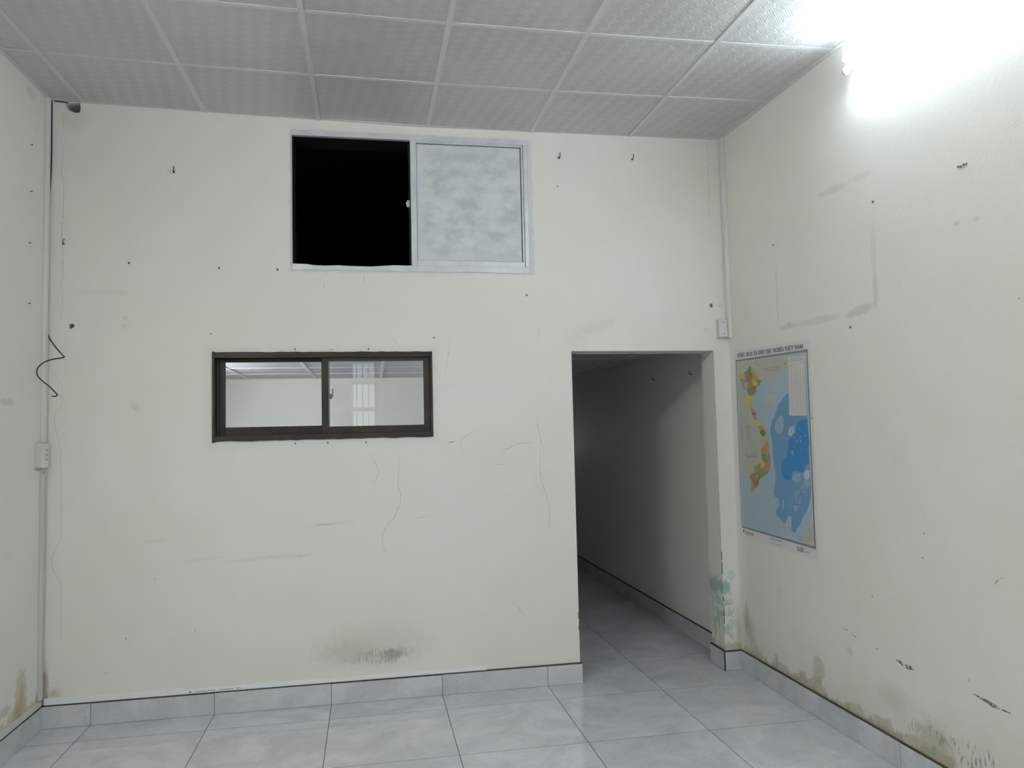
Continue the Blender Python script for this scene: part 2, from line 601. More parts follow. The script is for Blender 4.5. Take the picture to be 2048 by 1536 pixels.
def mat_scuff(name, col, thr=0.42, scale=90):
    """dry mark, broken up so the paint shows through"""
    m = Mat(name, col, 0.8, 0, 0.2)
    tr = m.n('ShaderNodeBsdfTransparent')
    mx = m.n('ShaderNodeMixShader')
    m.link(m.ramp(m.noise(scale, 4, 0.7), thr, thr + 0.12), mx.inputs[0])
    m.link(tr.outputs[0], mx.inputs[1]); m.link(m.b.outputs[0], mx.inputs[2])
    m.link(mx.outputs[0], m.nt.nodes['Material Output'].inputs[0])
    return m.m


def grid_materials(make, a_cuts, z_cuts):
    """one paint per wall cell, each carrying only the marks that lie in it"""
    return {(i, j): make((a_cuts[i], a_cuts[i + 1], z_cuts[j], z_cuts[j + 1])) for i in range(len(a_cuts) - 1) for j in range(len(z_cuts) - 1)}


BX, BZ = [-0.2, 0.35, 1.2, 1.95, 2.7, 3.6, 3.9], [-0.1, 0.5, 1.0, 1.36, 2.0, 2.34, 2.75, 3.5]
RY, RZ = [-7.4, -2.2, -1.45, -0.95, -0.4, 0.03, 5.2], [-0.1, 0.5, 1.0, 1.85, 2.6, 3.5]
G_BACK = grid_materials(mat_wall_back, BX, BZ)
G_RIGHT = grid_materials(mat_wall_right, RY, RZ)
M['back'] = G_BACK[(0, 0)]
M['right'] = G_RIGHT[(0, 0)]


def apply_grid(o, axis, a_cuts, z_cuts, grid):
    bm = bmesh.new(); bm.from_mesh(o.data)
    nrm = (1, 0, 0) if axis == 0 else (0, 1, 0)
    for a in a_cuts[1:-1]:
        bmesh.ops.bisect_plane(bm, geom=bm.verts[:] + bm.edges[:] + bm.faces[:], plane_co=(a, a, 0), plane_no=nrm)
    for z in z_cuts[1:-1]:
        bmesh.ops.bisect_plane(bm, geom=bm.verts[:] + bm.edges[:] + bm.faces[:], plane_co=(0, 0, z), plane_no=(0, 0, 1))
    keys = list(grid)
    for f in bm.faces:
        c = f.calc_center_median()
        i = max(k for k in range(len(a_cuts) - 1) if a_cuts[k] <= c[axis] + 1e-6)
        j = max(k for k in range(len(z_cuts) - 1) if z_cuts[k] <= c.z + 1e-6)
        f.material_index = keys.index((i, j))
    me = bpy.data.meshes.new(o.name); bm.to_mesh(me); bm.free()
    for k in keys:
        me.materials.append(grid[k])
    o.data = me


M['left'] = mat_wall_left()
mw, cw, _, _ = wall_base('plain_wall_paint'); mw.color(cw); M['wall'] = mw.m
M['loft'] = plain('loft_shade_black', (0.012, 0.012, 0.014, 1), 0.9, 0, 0.1)  # near-black colour carries the unlit darkness of the loft
M['panel'] = mat_ceiling()
M['mezz'] = plain('loft_floor_panel', (0.50, 0.51, 0.56, 1), 0.5)
M['tbar'] = plain('painted_tee_bar', (0.70, 0.71, 0.70, 1), 0.4, 0, 0.5)
M['tile'] = mat_tile('grey_marble_floor_tile', 0.06)
M['skirt'] = mat_tile('grey_marble_skirting_tile', 0.22)
M['grout'] = plain('dark_grout', (0.045, 0.045, 0.044, 1), 0.9)
M['caulk'] = plain('dirty_mortar_and_shadow', (0.085, 0.065, 0.050, 1), 0.95, 0, 0.1, 40, 0.4)
M['silver'] = mat_silver()
M['board'] = mat_silver_panel()
M['brown'] = mat_brown()
M['darkbrown'] = plain('bronze_and_shaded_brown', (0.016, 0.014, 0.013, 1), 0.4, 0, 0.3)  # bronze; in the lower window it also carries shading of recessed parts
M['bead'] = plain('grey_glazing_bead', (0.16, 0.17, 0.17, 1), 0.5)
M['glass'] = mat_glass()
M['tint'] = mat_glass('tinted_glass', (0.28, 0.28, 0.30, 1))
M['pvc'] = plain('white_pvc', (0.72, 0.72, 0.69, 1), 0.32, 0, 0.5, 20, 0.04)
M['pvcw'] = plain('bright_white_pvc', (0.84, 0.87, 0.88, 1), 0.3, 0, 0.5, 20, 0.03)
M['pvcd'] = plain('greyed_pvc', (0.60, 0.60, 0.565, 1), 0.38, 0, 0.5, 12, 0.08)
M['lampw'] = plain('white_lamp_housing', (0.78, 0.78, 0.76, 1), 0.35, 0, 0.5, 20, 0.03)
M['lampc'] = plain('cream_lamp_cap', (0.66, 0.62, 0.56, 1), 0.4, 0, 0.5, 20, 0.04)
M['tube_r'] = mat_tube('lit_tube', TUBE_RIGHT, (0.78, 0.90, 1.0, 1))
M['tube_f'] = mat_tube('added_tube_rear', 175.0, (0.96, 0.98, 1.0, 1))
M['tube_l'] = mat_tube('lit_tube_opposite', TUBE_LEFT, (0.98, 0.99, 1.0, 1))
M['tube_b'] = mat_tube('added_tube_small_room', TUBE_BACK, (0.93, 0.94, 1.0, 1))
M['black'] = plain('black_cable_sheath', (0.012, 0.013, 0.016, 1), 0.45)
M['hole'] = plain('dark_slot', (0.02, 0.02, 0.02, 1), 0.8)
M['nail'] = plain('dull_steel', (0.07, 0.07, 0.065, 1), 0.5, 0.4)
M['plug'] = plain('grey_wall_plug', (0.14, 0.14, 0.13, 1), 0.7)
M['crack'] = mat_scuff('hairline_crack', (0.46, 0.44, 0.40, 1), 0.40, 60)
M['crackg'] = mat_scuff('green_hairline_crack', (0.48, 0.54, 0.50, 1), 0.40, 60)
M['scuff'] = mat_scuff('black_scuff', (0.17, 0.165, 0.15, 1), 0.42, 75)
M['ink'] = plain('black_ink', (0.03, 0.03, 0.032, 1), 0.5)

# ------------------------------------------------------------------ walls
HT = 3.42
wb = box('wall_back', -0.15, XR + 0.001, 0, TW, -0.02, HT, M['back'])
struct(wb, 'cream painted back wall with two windows and a doorway')
UW = (1.248, 2.594, 2.372, 3.162)                 # upper window x0 x1 z0 z1
LW = (0.826, 2.012, 1.428, 1.914)                 # lower window


def cutter(x0, x1, z0, z1):
    return prism('cutter', [(x0, z0), (x1, z0), (x1, z1), (x0, z1)], -0.2, TW + 0.2)


hx0, hz0 = on_back(131, 209); hx1, _z = on_back(161, 209)
hole = [on_back(130.5, 205), on_back(130.5, 212), on_back(134, 218), on_back(141, 222), on_back(150, 225.5),
        on_back(158, 225.5), on_back(161, 221), on_back(161, 206)]
chip = [on_back(x, y) for x, y in ((137, 651), (140, 648), (144, 647), (148, 649), (149, 652), (145, 656), (141, 658.5), (138, 656))]
chip2 = [on_back(x, y) for x, y in ((1418.5, 611), (1420, 608.5), (1425, 606), (1425.5, 614), (1420, 615), (1421.5, 611))]
cut(wb, [cutter(DX0, DX1, -0.1, DZ), cutter(*UW), cutter(*LW), prism('cutter', hole, -0.1, TW + 0.1),
         prism('cutter', chip, -0.05, 0.12), prism('cutter', chip2, -0.05, 0.08)])

apply_grid(wb, 0, BX, BZ, G_BACK)
wr_ = struct(box('wall_right', XR, XR + 0.12, YF - 0.1, 5.1, -0.02, HT, M['right']), 'long cream right wall with damp stains over the skirting')
apply_grid(wr_, 1, RY, RZ, G_RIGHT)
struct(box('wall_left', -0.12, 0, YF - 0.1, YB + 0.1, -0.02, HT, M['left']), 'cream left wall')
wf = box('wall_front', -0.12, XR + 0.12, YF - 0.15, YF, -0.02, HT, M['wall'])
struct(wf, 'cream front wall with the street door')
FD = (1.10, 1.80, 0.0, 2.56)
cut(wf, [prism('cutter', [(FD[0], -0.1), (FD[1], -0.1), (FD[1], FD[3]), (FD[0], FD[3])], YF - 0.4, YF + 0.2)])
struct(box('wall_partition', DX0 - 0.11, DX0 - 0.03, TW, 5.0, -0.02, HM + 0.04, M['wall']), 'partition between the small room and the passage')
struct(box('wall_small_room', -0.12, DX0 - 0.11, YB, YB + 0.1, -0.02, HM + 0.04, M['wall']), 'far wall of the small room behind the brown window')
we = box('wall_passage_end', DX0 - 0.11, XR + 0.12, 5.0, 5.1, -0.02, HM + 0.04, M['wall'])
struct(we, 'end wall of the passage with an added light opening')
cut(we, [prism('cutter', [(3.2, 1.15), (3.7, 1.15), (3.7, 1.55), (3.2, 1.55)], 4.9, 5.2)])  # opening added to let daylight into the passage
# loft above the small room: its unlit dark is painted in near-black
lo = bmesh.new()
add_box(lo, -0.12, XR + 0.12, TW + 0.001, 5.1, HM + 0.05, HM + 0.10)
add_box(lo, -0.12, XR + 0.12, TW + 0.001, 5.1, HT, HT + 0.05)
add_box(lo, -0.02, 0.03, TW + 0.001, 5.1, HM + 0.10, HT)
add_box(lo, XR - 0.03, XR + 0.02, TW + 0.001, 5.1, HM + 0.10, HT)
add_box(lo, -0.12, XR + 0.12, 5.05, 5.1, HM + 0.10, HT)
struct(bobj('wall_loft', lo, M['loft']), 'loft behind the upper window, painted near-black for its unlit dark')

# ------------------------------------------------------------------ floor
G = 0.0017
fl = box('floor', -0.12, XR + 0.12, YF - 0.1, 5.1, -0.06, -0.0004, M["grout"])
struct(fl, 'floor of glossy pale grey marble tiles')
F0, G0 = 0.2382, -0.2284
xs = [0.0] + [F0 + 0.6 * k for k in range(6)] + [XR]
ys = [YF] + [y for y in [G0 - 0.6 * k for k in range(11, -10, -1)] if YF < y < 5] + [5.0]
cache = {}


def tile(x0, x1, y0, y1):
    wx, wy = x1 - x0 - 2 * G, y1 - y0 - 2 * G
    if wx < 0.02 or wy < 0.02:
        return
    key = (round(wx, 3), round(wy, 3))
    if key not in cache:
        bm = bmesh.new()
        add_box(bm, -wx / 2, wx / 2, -wy / 2, wy / 2, -0.009, 0.0)
        me = bpy.data.meshes.new('floor_tile'); bm.to_mesh(me); bm.free()
        me.materials.append(M['tile'])
        cache[key] = me
    o = bpy.data.objects.new('floor_tile', cache[key])
    o.location = ((x0 + x1) / 2, (y0 + y1) / 2, 0)
    COL.objects.link(o); o.parent = fl


for j in range(len(ys) - 1):
    y0, y1 = ys[j], ys[j + 1]
    for i in range(len(xs) - 1):
        if y0 < -0.001:                       # main room; the row at the wall runs on through the doorway
            if xs[i + 1] > DX0 and y1 > 0:
                tile(xs[i], xs[i + 1], y0, y1)
            else:
                tile(xs[i], xs[i + 1], y0, min(y1, 0.0))
        elif xs[i + 1] > DX0:
            tile(max(xs[i], DX0 - 0.03), xs[i + 1], y0, y1)


# ------------------------------------------------------------------ skirting
def skirting(name, label, axis, a0, a1, plane, sgn, joints, mat=M['skirt'], capped=True, h=BBH):
    """row of skirting tiles along x ('x') or y ('y') standing out from plane by sgn*BB"""
    lo_, hi_ = sorted((plane, plane + sgn * BB))
    mort = 0.004
    c0, c1 = sorted((plane, plane + sgn * (BB - 0.0025)))

    def mk(n, s0, s1, p0, p1, z0, z1, mt, par=None, bev=0.0):
        if axis == 'x':
            return box(n, s0, s1, p0, p1, z0, z1, mt, par, bev)
        return box(n, p0, p1, s0, s1, z0, z1, mt, par, bev)
    root = mk(name, a0, a1, c0, c1, 0.0, h + 0.007, M['caulk'])  # mortar behind the tiles; its dark top also draws the shadow line
    struct(root, label)
    js = [a0] + [j for j in sorted(joints) if a0 + 0.015 < j < a1 - 0.015] + [a1]
    for s0, s1 in zip(js, js[1:]):
        dz = random.uniform(-0.0015, 0.0015)
        mk('skirting_tile', s0 + G * .7, s1 - G * .7, lo_, hi_, 0.001, h + dz, mat, root, 0.0008)
    return root


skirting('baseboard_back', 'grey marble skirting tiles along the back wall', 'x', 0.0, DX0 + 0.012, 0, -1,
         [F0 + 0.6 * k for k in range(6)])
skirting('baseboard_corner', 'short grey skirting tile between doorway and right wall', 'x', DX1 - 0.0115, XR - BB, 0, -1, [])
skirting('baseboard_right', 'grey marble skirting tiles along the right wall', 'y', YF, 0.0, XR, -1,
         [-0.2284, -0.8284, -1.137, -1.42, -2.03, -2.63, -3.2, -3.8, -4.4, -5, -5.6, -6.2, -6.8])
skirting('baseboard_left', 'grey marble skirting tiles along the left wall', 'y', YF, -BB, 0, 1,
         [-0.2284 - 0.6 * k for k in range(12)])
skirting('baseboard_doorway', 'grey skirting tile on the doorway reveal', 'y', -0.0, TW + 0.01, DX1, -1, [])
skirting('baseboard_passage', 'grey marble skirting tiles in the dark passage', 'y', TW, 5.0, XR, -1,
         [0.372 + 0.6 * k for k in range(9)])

# ------------------------------------------------------------------ suspended ceiling
ce = box('ceiling', -0.12, XR + 0.12, YF - 0.1, 0.0, HT, HT + 0.08, M['wall'])
struct(ce, 'suspended ceiling of embossed grey panels in a white grid')
C0, PC, R0 = 0.1721, 0.61247, 0.5906
cx = [0.0] + [C0 + PC * k for k in range(6)] + [XR]
cy = sorted([0.0] + [-(R0 + PC * k) for k in range(12) if -(R0 + PC * k) > YF + 0.05] + [YF])


def slab(name, x0, x1, y0, y1, d0, d1, mat, inset=0.0):
    """thin plate following the sagging ceiling, from d0 to d1 above it"""
    nx_ = 3
    X = [x0 + inset + (x1 - x0 - 2 * inset) * i / (nx_ - 1) for i in range(nx_)]
    Y = [y0 + inset, y1 - inset]
    vs, fs = [], []
    for d in (d0, d1):
        for y in Y:
            for x in X:
                vs.append((x, y, zc(x, y) + d))
    n2 = nx_ * 2
    for i in range(nx_ - 1):
        a, b, c, e = i, i + 1, nx_ + i + 1, nx_ + i
        fs.append((e, c, b, a)); fs.append((n2 + a, n2 + b, n2 + c, n2 + e))
        fs.append((a, b, n2 + b, n2 + a)); fs.append((c, e, n2 + e, n2 + c))
    fs.append((0, n2, n2 + nx_, nx_)); k = nx_ - 1
    fs.append((k, nx_ + k, n2 + nx_ + k, n2 + k))
    return obj(name, vs, fs, mat, ce)


for j in range(len(cy) - 1):
    for i in range(len(cx) - 1):
        d = random.uniform(0.0025, 0.0045)
        a_, b_ = random.uniform(-0.0016, 0.0016), random.uniform(-0.0016, 0.0016)
        e0 = 0.012 if i else 0.018
        e1 = 0.012 if i < len(cx) - 2 else 0.018
        f0, f1 = 0.012, (0.012 if j < len(cy) - 2 else 0.018)
        slab('ceiling_panel', cx[i] + e0 + a_, cx[i + 1] - e1 + a_, cy[j] + f0 + b_, cy[j + 1] - f1 + b_, d, d + 0.010, M['panel'], 0.0002)
for x in cx[1:-1]:
    slab('main_runner', x - 0.012, x + 0.012, YF, 0.0, 0.0, 0.0035, M['tbar'])
for y in cy[1:-1]:
    for i in range(len(cx) - 1):
        slab('cross_tee', cx[i] + (0.012 if i else 0.02), cx[i + 1] - 0.012, y - 0.012, y + 0.012, 0.0012, 0.0036, M['tbar'])
slab('wall_angle', 0.0, XR, -0.020, 0.0, -0.002, 0.0030, M['tbar'])
slab('wall_angle', 0.0, 0.020, YF, -0.020, -0.002, 0.0030, M['tbar'])
slab('wall_angle', XR - 0.020, XR, YF, -0.020, -0.002, 0.0030, M['tbar'])
for x0, x1, y0, y1 in ((0.0, XR, -0.003, 0.0), (0.0, 0.003, YF, -0.003), (XR - 0.003, XR, YF, -0.003)):
    slab('wall_angle', x0, x1, y0, y1, -0.002, 0.02, M['tbar'])

# ceiling under the loft (small room and passage)
cm = box('ceiling_under_loft', -0.12, XR + 0.12, TW, 5.1, HM + 0.012, HM + 0.05, M['mezz'])
struct(cm, 'low panelled ceiling under the loft')
for i in range(7):
    for j in range(8):
        x0, y0 = -0.05 + i * 0.61, TW + 0.02 + j * 0.61
        x1, y1 = min(x0 + 0.60, XR), min(y0 + 0.60, 5.0)
        if x0 < 0:
            x0 = 0.0
        if x1 - x0 > 0.03:
            box('ceiling_panel', x0, x1, y0, y1, HM + random.uniform(0, 0.003), HM + 0.012, M['mezz'], cm)
for i in range(1, 7):
    x = -0.055 + i * 0.61
    box('main_runner', x - 0.012, x + 0.012, TW + 0.01, 5.0, HM - 0.004, HM + 0.001, M['tbar'], cm)
for j in range(8):
    y = TW + 0.02 + j * 0.61 + 0.605
    if y < 5:
        box('cross_tee', 0.0, XR, y - 0.012, y + 0.012, HM - 0.003, HM + 0.001, M['tbar'], cm)

# ------------------------------------------------------------------ upper window (silver-sprayed aluminium)
w1 = empty('window_1', (1.92, 0, UW[2]))
struct(w1, 'silver sprayed sliding window, one half open to a dark loft, the other boarded')
Y0 = -0.006


def wpart(root, name, x0, x1, y0, y1, z0, z1, mat, bev=0.002):
    o = box(name, x0, x1, y0, y1, z0, z1, mat, None, bev)
    o.parent = root
    o.matrix_parent_inverse = Matrix.Translation(root.location).inverted()
    return o


def wavy(root, name, pts_top, pts_bot, y0, y1, mat):
    """plate with hand-painted wavy edges, outlines given in (x, z)"""
    o = prism(name, pts_bot + pts_top[::-1], y0, y1)
    o.data.materials[0] = mat
    o.parent = root
    o.matrix_parent_inverse = Matrix.Translation(root.location).inverted()
    return o


def wl(x0, x1, z, amp, n, seed):
    r = random.Random(seed)
    return [(x0 + (x1 - x0) * i / n, z + (r.uniform(-amp, amp) if 0 < i < n else 0)) for i in range(n + 1)]


wavy(w1, 'frame', wl(1.248, 2.594, 3.166, 0.003, 22, 1), wl(1.248, 2.594, 3.136, 0.0, 2, 1), Y0, 0.020, M['silver'])
wavy(w1, 'frame', [(1.248, 2.406), (1.33, 2.404), (1.36, 2.399), (1.42, 2.397), (1.50, 2.400), (1.56, 2.397), (1.68, 2.396), (1.76, 2.402), (1.80, 2.405), (1.905, 2.405), (2.594, 2.405)],
     wl(1.248, 2.594, 2.371, 0.002, 22, 2), Y0, 0.020, M['silver'])
wpart(w1, 'frame', 1.244, 1.2485, Y0, 0.075, 2.372, 3.150, M['silver'])
wpart(w1, 'frame', 2.569, 2.594, Y0, 0.075, 2.405, 3.136, M['silver'])
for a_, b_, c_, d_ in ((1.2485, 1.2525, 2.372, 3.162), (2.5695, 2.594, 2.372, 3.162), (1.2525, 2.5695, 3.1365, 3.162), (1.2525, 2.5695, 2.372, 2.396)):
    wpart(w1, 'reveal_shade', a_, b_, 0.0205, TW + 0.02, c_, d_, M['loft'], 0)  # thin boards added so the reveal looks as dark as the loft
sash = empty('sash', (2.24, 0.0, 2.405)); sash.parent = w1; sash.matrix_parent_inverse = Matrix.Translation(w1.location).inverted()


def spart(name, x0, x1, y0, y1, z0, z1, mat, root=None, bev=0.0015):
    root = root or sash
    o = box(name, x0, x1, y0, y1, z0, z1, mat, None, bev)
    o.parent = root
    return o


def reparent(o, root, world):
    o.parent = root
    o.matrix_parent_inverse = Matrix.Translation(world).inverted()
    return o


SL = Vector((2.24, 0.0, 2.405))
for n_, x0, x1, y0, y1, z0, z1, mt in (
        ('stile', 1.9065, 1.9395, -0.005, 0.030, 2.405, 3.136, M['silver']),
        ('stile', 2.557, 2.5685, 0.002, 0.030, 2.405, 3.136, M['silver']),
        ('top_rail', 1.9395, 2.557, -0.002, 0.030, 3.124, 3.136, M['silver']),
        ('bottom_rail', 1.9395, 2.557, -0.004, 0.030, 2.405, 2.437, M['silver']),
        ('panel', 1.9418, 2.552, 0.010, 0.018, 2.4405, 3.1205, M['board'])):
    reparent(box(n_, x0, x1, y0, y1, z0, z1, mt, None, 0.0012 if n_ != 'panel' else 0), sash, SL)
# second sash slid behind the first: only its bronze stile shows
sb = empty('sash', (2.2, 0.045, 2.405)); sb.parent = w1; sb.matrix_parent_inverse = Matrix.Translation(w1.location).inverted()
SB = Vector((2.2, 0.045, 2.405))
reparent(box('stile', 1.897, 1.93, 0.036, 0.066, 2.405, 3.136, M['darkbrown'], None, 0.001), sb, SB)
reparent(box('stile', 2.53, 2.565, 0.036, 0.066, 2.405, 3.136, M['darkbrown'], None, 0.001), sb, SB)
reparent(box('bottom_rail', 1.93, 2.53, 0.036, 0.066, 2.405, 2.44, M['darkbrown'], None, 0.001), sb, SB)
reparent(box('top_rail', 1.93, 2.53, 0.036, 0.066, 3.10, 3.136, M['darkbrown'], None, 0.001), sb, SB)
bm = bmesh.new()
lx, lz = on_back(816, 405)
add_box(bm, lx - 0.006, lx + 0.012, 0.026, 0.036, lz - 0.018, lz + 0.022, 0.003)
add_box(bm, lx - 0.010, lx + 0.004, 0.020, 0.030, lz - 0.008, lz + 0.010, 0.003)
reparent(bobj('latch', bm, M['pvc']), sb, SB)

# ------------------------------------------------------------------ lower window (brown aluminium slider)
w2 = empty('window_2', (1.42, 0, LW[2]))
struct(w2, 'low brown aluminium sliding window with two glass panes')
W2 = Vector((1.42, 0, LW[2]))
x0, x1, z0, z1 = LW
FY = -0.006
wavy(w2, 'frame', wl(x0 + .014, x1 - .012, z1 - .001, 0.0022, 30, 5), wl(x0 + .014, x1 - .012, z1 - 0.031, 0, 2, 5), FY, 0.085, M['brown'])
wavy(w2, 'frame', wl(x0 + .014, x1 - .012, z0 + 0.031, 0, 2, 6), wl(x0 + .014, x1 - .012, z0 + .001, 0.0022, 30, 6), FY, 0.085, M['brown'])
wpart(w2, 'frame', x0 - 0.001, x0 + 0.0135, FY, 0.085, z0 - 0.004, z1 + 0.003, M['brown'])
wpart(w2, 'frame', x1 - 0.0125, x1 + 0.001, FY, 0.085, z0 + 0.002, z1, M['brown'])
wpart(w2, 'frame', x0 + 0.0135, x0 + 0.03, 0.03, 0.085, z0 + 0.03, z1 - 0.03, M['darkbrown'])


def sash2(xa, xb, ya, yb, sl, sr, st, sb_, dark):
    e = empty('sash', ((xa + xb) / 2, ya, z0 + 0.03)); e.parent = w2
    e.matrix_parent_inverse = Matrix.Translation(W2).inverted()
    L = Vector(e.location)
    mt = M['darkbrown'] if dark else M['brown']  # recessed sash: shading on stiles and top rail put into darker brown
    za, zb = z0 + 0.031, z1 - 0.031
    reparent(box('stile', xa, xa + sl, ya, yb, za, zb, M['brown'] if not dark else mt, None, 0.0015), e, L)
    reparent(box('stile', xb - sr, xb, ya, yb, za, zb, mt, None, 0.0015), e, L)
    reparent(box('top_rail', xa + sl, xb - sr, ya, yb, zb - st, zb, mt, None, 0.0015), e, L)
    reparent(box('bottom_rail', xa + sl, xb - sr, ya, yb, za, za + sb_, M['brown'], None, 0.0015), e, L)
    reparent(box('pane', xa + sl - .004, xb - sr + .004, ya + 0.011, ya + 0.015, za + sb_ - .004, zb - st + .004, M['glass']), e, L)
    return e, L


sash2(x0 + 0.0135, 1.425, 0.045, 0.072, 0.044, 0.028, 0.020, 0.047, True)
e2, L2 = sash2(1.401, x1 - 0.0125, 0.008, 0.036, 0.034, 0.036, 0.020, 0.040, False)
reparent(box('glazing_bead', 1.435, 1.443, 0.010, 0.020, 1.50, 1.863, M['bead'], None, 0.001), e2, L2)
bm = bmesh.new()                                  # crescent latch
ax, az = on_back(664, 790)
add_box(bm, ax - 0.012, ax + 0.000, -0.004, 0.010, az - 0.022, az + 0.006, 0.003)
add_box(bm, ax - 0.006, ax + 0.006, -0.010, 0.002, az - 0.012, az + 0.004, 0.003)
add_box(bm, ax + 0.001, ax + 0.007, -0.014, -0.006, az - 0.012, az + 0.034, 0.002)
reparent(bobj('latch', bm, M['bead']), e2, L2)

# ------------------------------------------------------------------ street door behind the camera
d1 = empty('door_1', ((FD[0] + FD[1]) / 2, YF, 0))
struct(d1, 'white framed glazed street door with security bars and a transom')
D1 = Vector(d1.location)
for n_, a, b, c, d in (('frame', FD[0], FD[0] + .05, 0, FD[3]), ('frame', FD[1] - .05, FD[1], 0, FD[3]),
                       ('frame', FD[0] + .05, FD[1] - .05, FD[3] - .05, FD[3]), ('transom_rail', FD[0] + .05, FD[1] - .05, 2.20, 2.29),
                       ('mid_rail', FD[0] + .05, FD[1] - .05, 1.80, 1.86), ('lower_panel', FD[0] + .05, FD[1] - .05, 0.005, 0.95)):
    reparent(box(n_, a, b, YF - 0.10, YF - 0.04, c, d, M['lampw'], None, 0.003), d1, D1)
for k in range(6):
    xb = FD[0] + 0.05 + (FD[1] - FD[0] - 0.1) * (k + 1) / 7
    reparent(box('security_bar', xb - 0.007, xb + 0.007, YF - 0.09, YF - 0.076, 0.95, FD[3] - .05, M['lampw']), d1, D1)
reparent(box('mullion', 1.40, 1.44, YF - 0.10, YF - 0.04, 0.95, FD[3] - .05, M['lampw'], None, 0.003), d1, D1)
reparent(box('pane', 1.44, FD[1] - .05, YF - 0.062, YF - 0.058, 0.95, FD[3] - .05, M['glass']), d1, D1)
reparent(box('tinted_pane', FD[0] + .05, 1.40, YF - 0.062, YF - 0.058, 0.95, FD[3] - .05, M['tint']), d1, D1)


w3 = empty('window_added', (3.45, 5.05, 1.15))  # added, out of view: brings sky light into the dim passage
struct(w3, 'added unseen window letting light into the far end of the passage')
W3 = Vector(w3.location)
for a, b, c, d in ((3.2, 3.23, 1.15, 1.55), (3.67, 3.70, 1.15, 1.55), (3.23, 3.67, 1.15, 1.18), (3.23, 3.67, 1.52, 1.55), (3.435, 3.465, 1.18, 1.52)):
    reparent(box('frame', a, b, 5.03, 5.07, c, d, M['brown'], None, 0.002), w3, W3)
for a, b in ((3.23, 3.435), (3.465, 3.67)):
    reparent(box('pane', a, b, 5.048, 5.052, 1.18, 1.52, M['glass']), w3, W3)

# ------------------------------------------------------------------ twin-tube lamps
def lamp(wall_x, sgn, ya, yb, zt, zb, mat, label, depth=0.055):
    """batten lamp on a side wall, sgn = direction into the room"""
    root = empty('tube_lamp', (wall_x, (ya + yb) / 2, zb))
    L = Vector(root.location)

    def bx(n, a, b, c, d, e, f, mt, bev=0.003):
        p0, p1 = sorted((wall_x + sgn * a, wall_x + sgn * b))
        return reparent(box(n, p0, p1, c, d, e, f, mt, None, bev, 2), root, L)
    zm = (zt + zb) / 2
    bx('housing', 0.0, 0.032, ya + .03, yb - .03, zm - 0.022, zm + 0.022, M['lampw'])
    for y, s in ((ya, 1), (yb, -1)):
        bm = bmesh.new()                          # end holder: plate with two rounded ears
        y0_, y1_ = sorted((y, y + s * 0.012))
        p0, p1 = sorted((wall_x, wall_x + sgn * 0.05))
        add_box(bm, p0, p1, y0_, y1_, zm - 0.024, zm + 0.024, 0.004, 2)
        for zz in (zt, zb):
            bmesh.ops.create_cone(bm, cap_ends=True, segments=20, radius1=0.018, radius2=0.018, depth=0.012,
                                  matrix=Matrix.Translation((wall_x + sgn * depth, (y0_ + y1_) / 2, zz)) @ Matrix.Rotation(math.pi / 2, 4, 'X'))
        reparent(bobj('end_holder', bm, M['lampc'], None, False), root, L)
    for zz in (zt, zb):
        t = reparent(tube('tube', [(wall_x + sgn * depth, ya + .012, zz), (wall_x + sgn * depth, yb - .012, zz)], 0.0125, mat, None, 8), root, L)
    return tag(root, label, 'lamp')


lamp(XR, -1, -2.56, -1.345, 3.090, 3.026, M['tube_r'], 'lit twin tube lamp mounted high on the right wall above the taped ghost mark')
lamp(0.0, 1, -3.90, -2.70, 3.02, 2.956, M['tube_l'], 'lit twin tube lamp mounted high on the left wall')
lamp(XR, -1, -6.3, -5.1, 3.02, 2.956, M['tube_f'], 'added unseen twin tube lamp on the right wall near the street door')  # added behind the camera to lift the light on the back wall
lamp(0.0, 1, 0.9, 2.1, 1.86, 1.80, M['tube_b'], 'added unseen twin tube lamp lighting the small room behind the brown window')  # added out of view to brighten the room seen through the panes

# ------------------------------------------------------------------ trunking, boxes, cable
tr = bmesh.new()
add_box(tr, 0.0, 0.017, -0.050, -0.012, 1.447, zc(0, 0) - 0.003, 0.002)
tag(bobj('cable_trunking', tr, M['pvc']), 'white plastic trunking from the ceiling down to the corner socket box', 'trunking')
tr = bmesh.new()
add_box(tr, 0.0, 0.015, -0.046, -0.010, 0.150, 1.318, 0.002)
t2 = tag(bobj('cable_trunking', tr, M['pvcd']), 'grey plastic trunking from the corner socket box down to the skirting', 'trunking')
box('slot', 0.0148, 0.0155, -0.044, -0.038, 1.285, 1.302, M['hole'], t2)
sx = box('socket_box', 0.0, 0.032, -0.113, -0.030, 1.319, 1.446, M['pvcd'], None, 0.003, 2)
tag(sx, 'white plastic socket box with three outlets on the left corner trunking', 'socket')
box('cover', 0.0315, 0.0345, -0.110, -0.033, 1.322, 1.443, M['pvc'], sx, 0.001)
for k in range(3):
    zz = 1.408 - 0.024 * k
    for yy in (-0.066, -0.052):
        box('outlet_slot', 0.0340, 0.0350, yy - 0.0025, yy + 0.0025, zz - 0.004, zz + 0.004, M['hole'], sx)

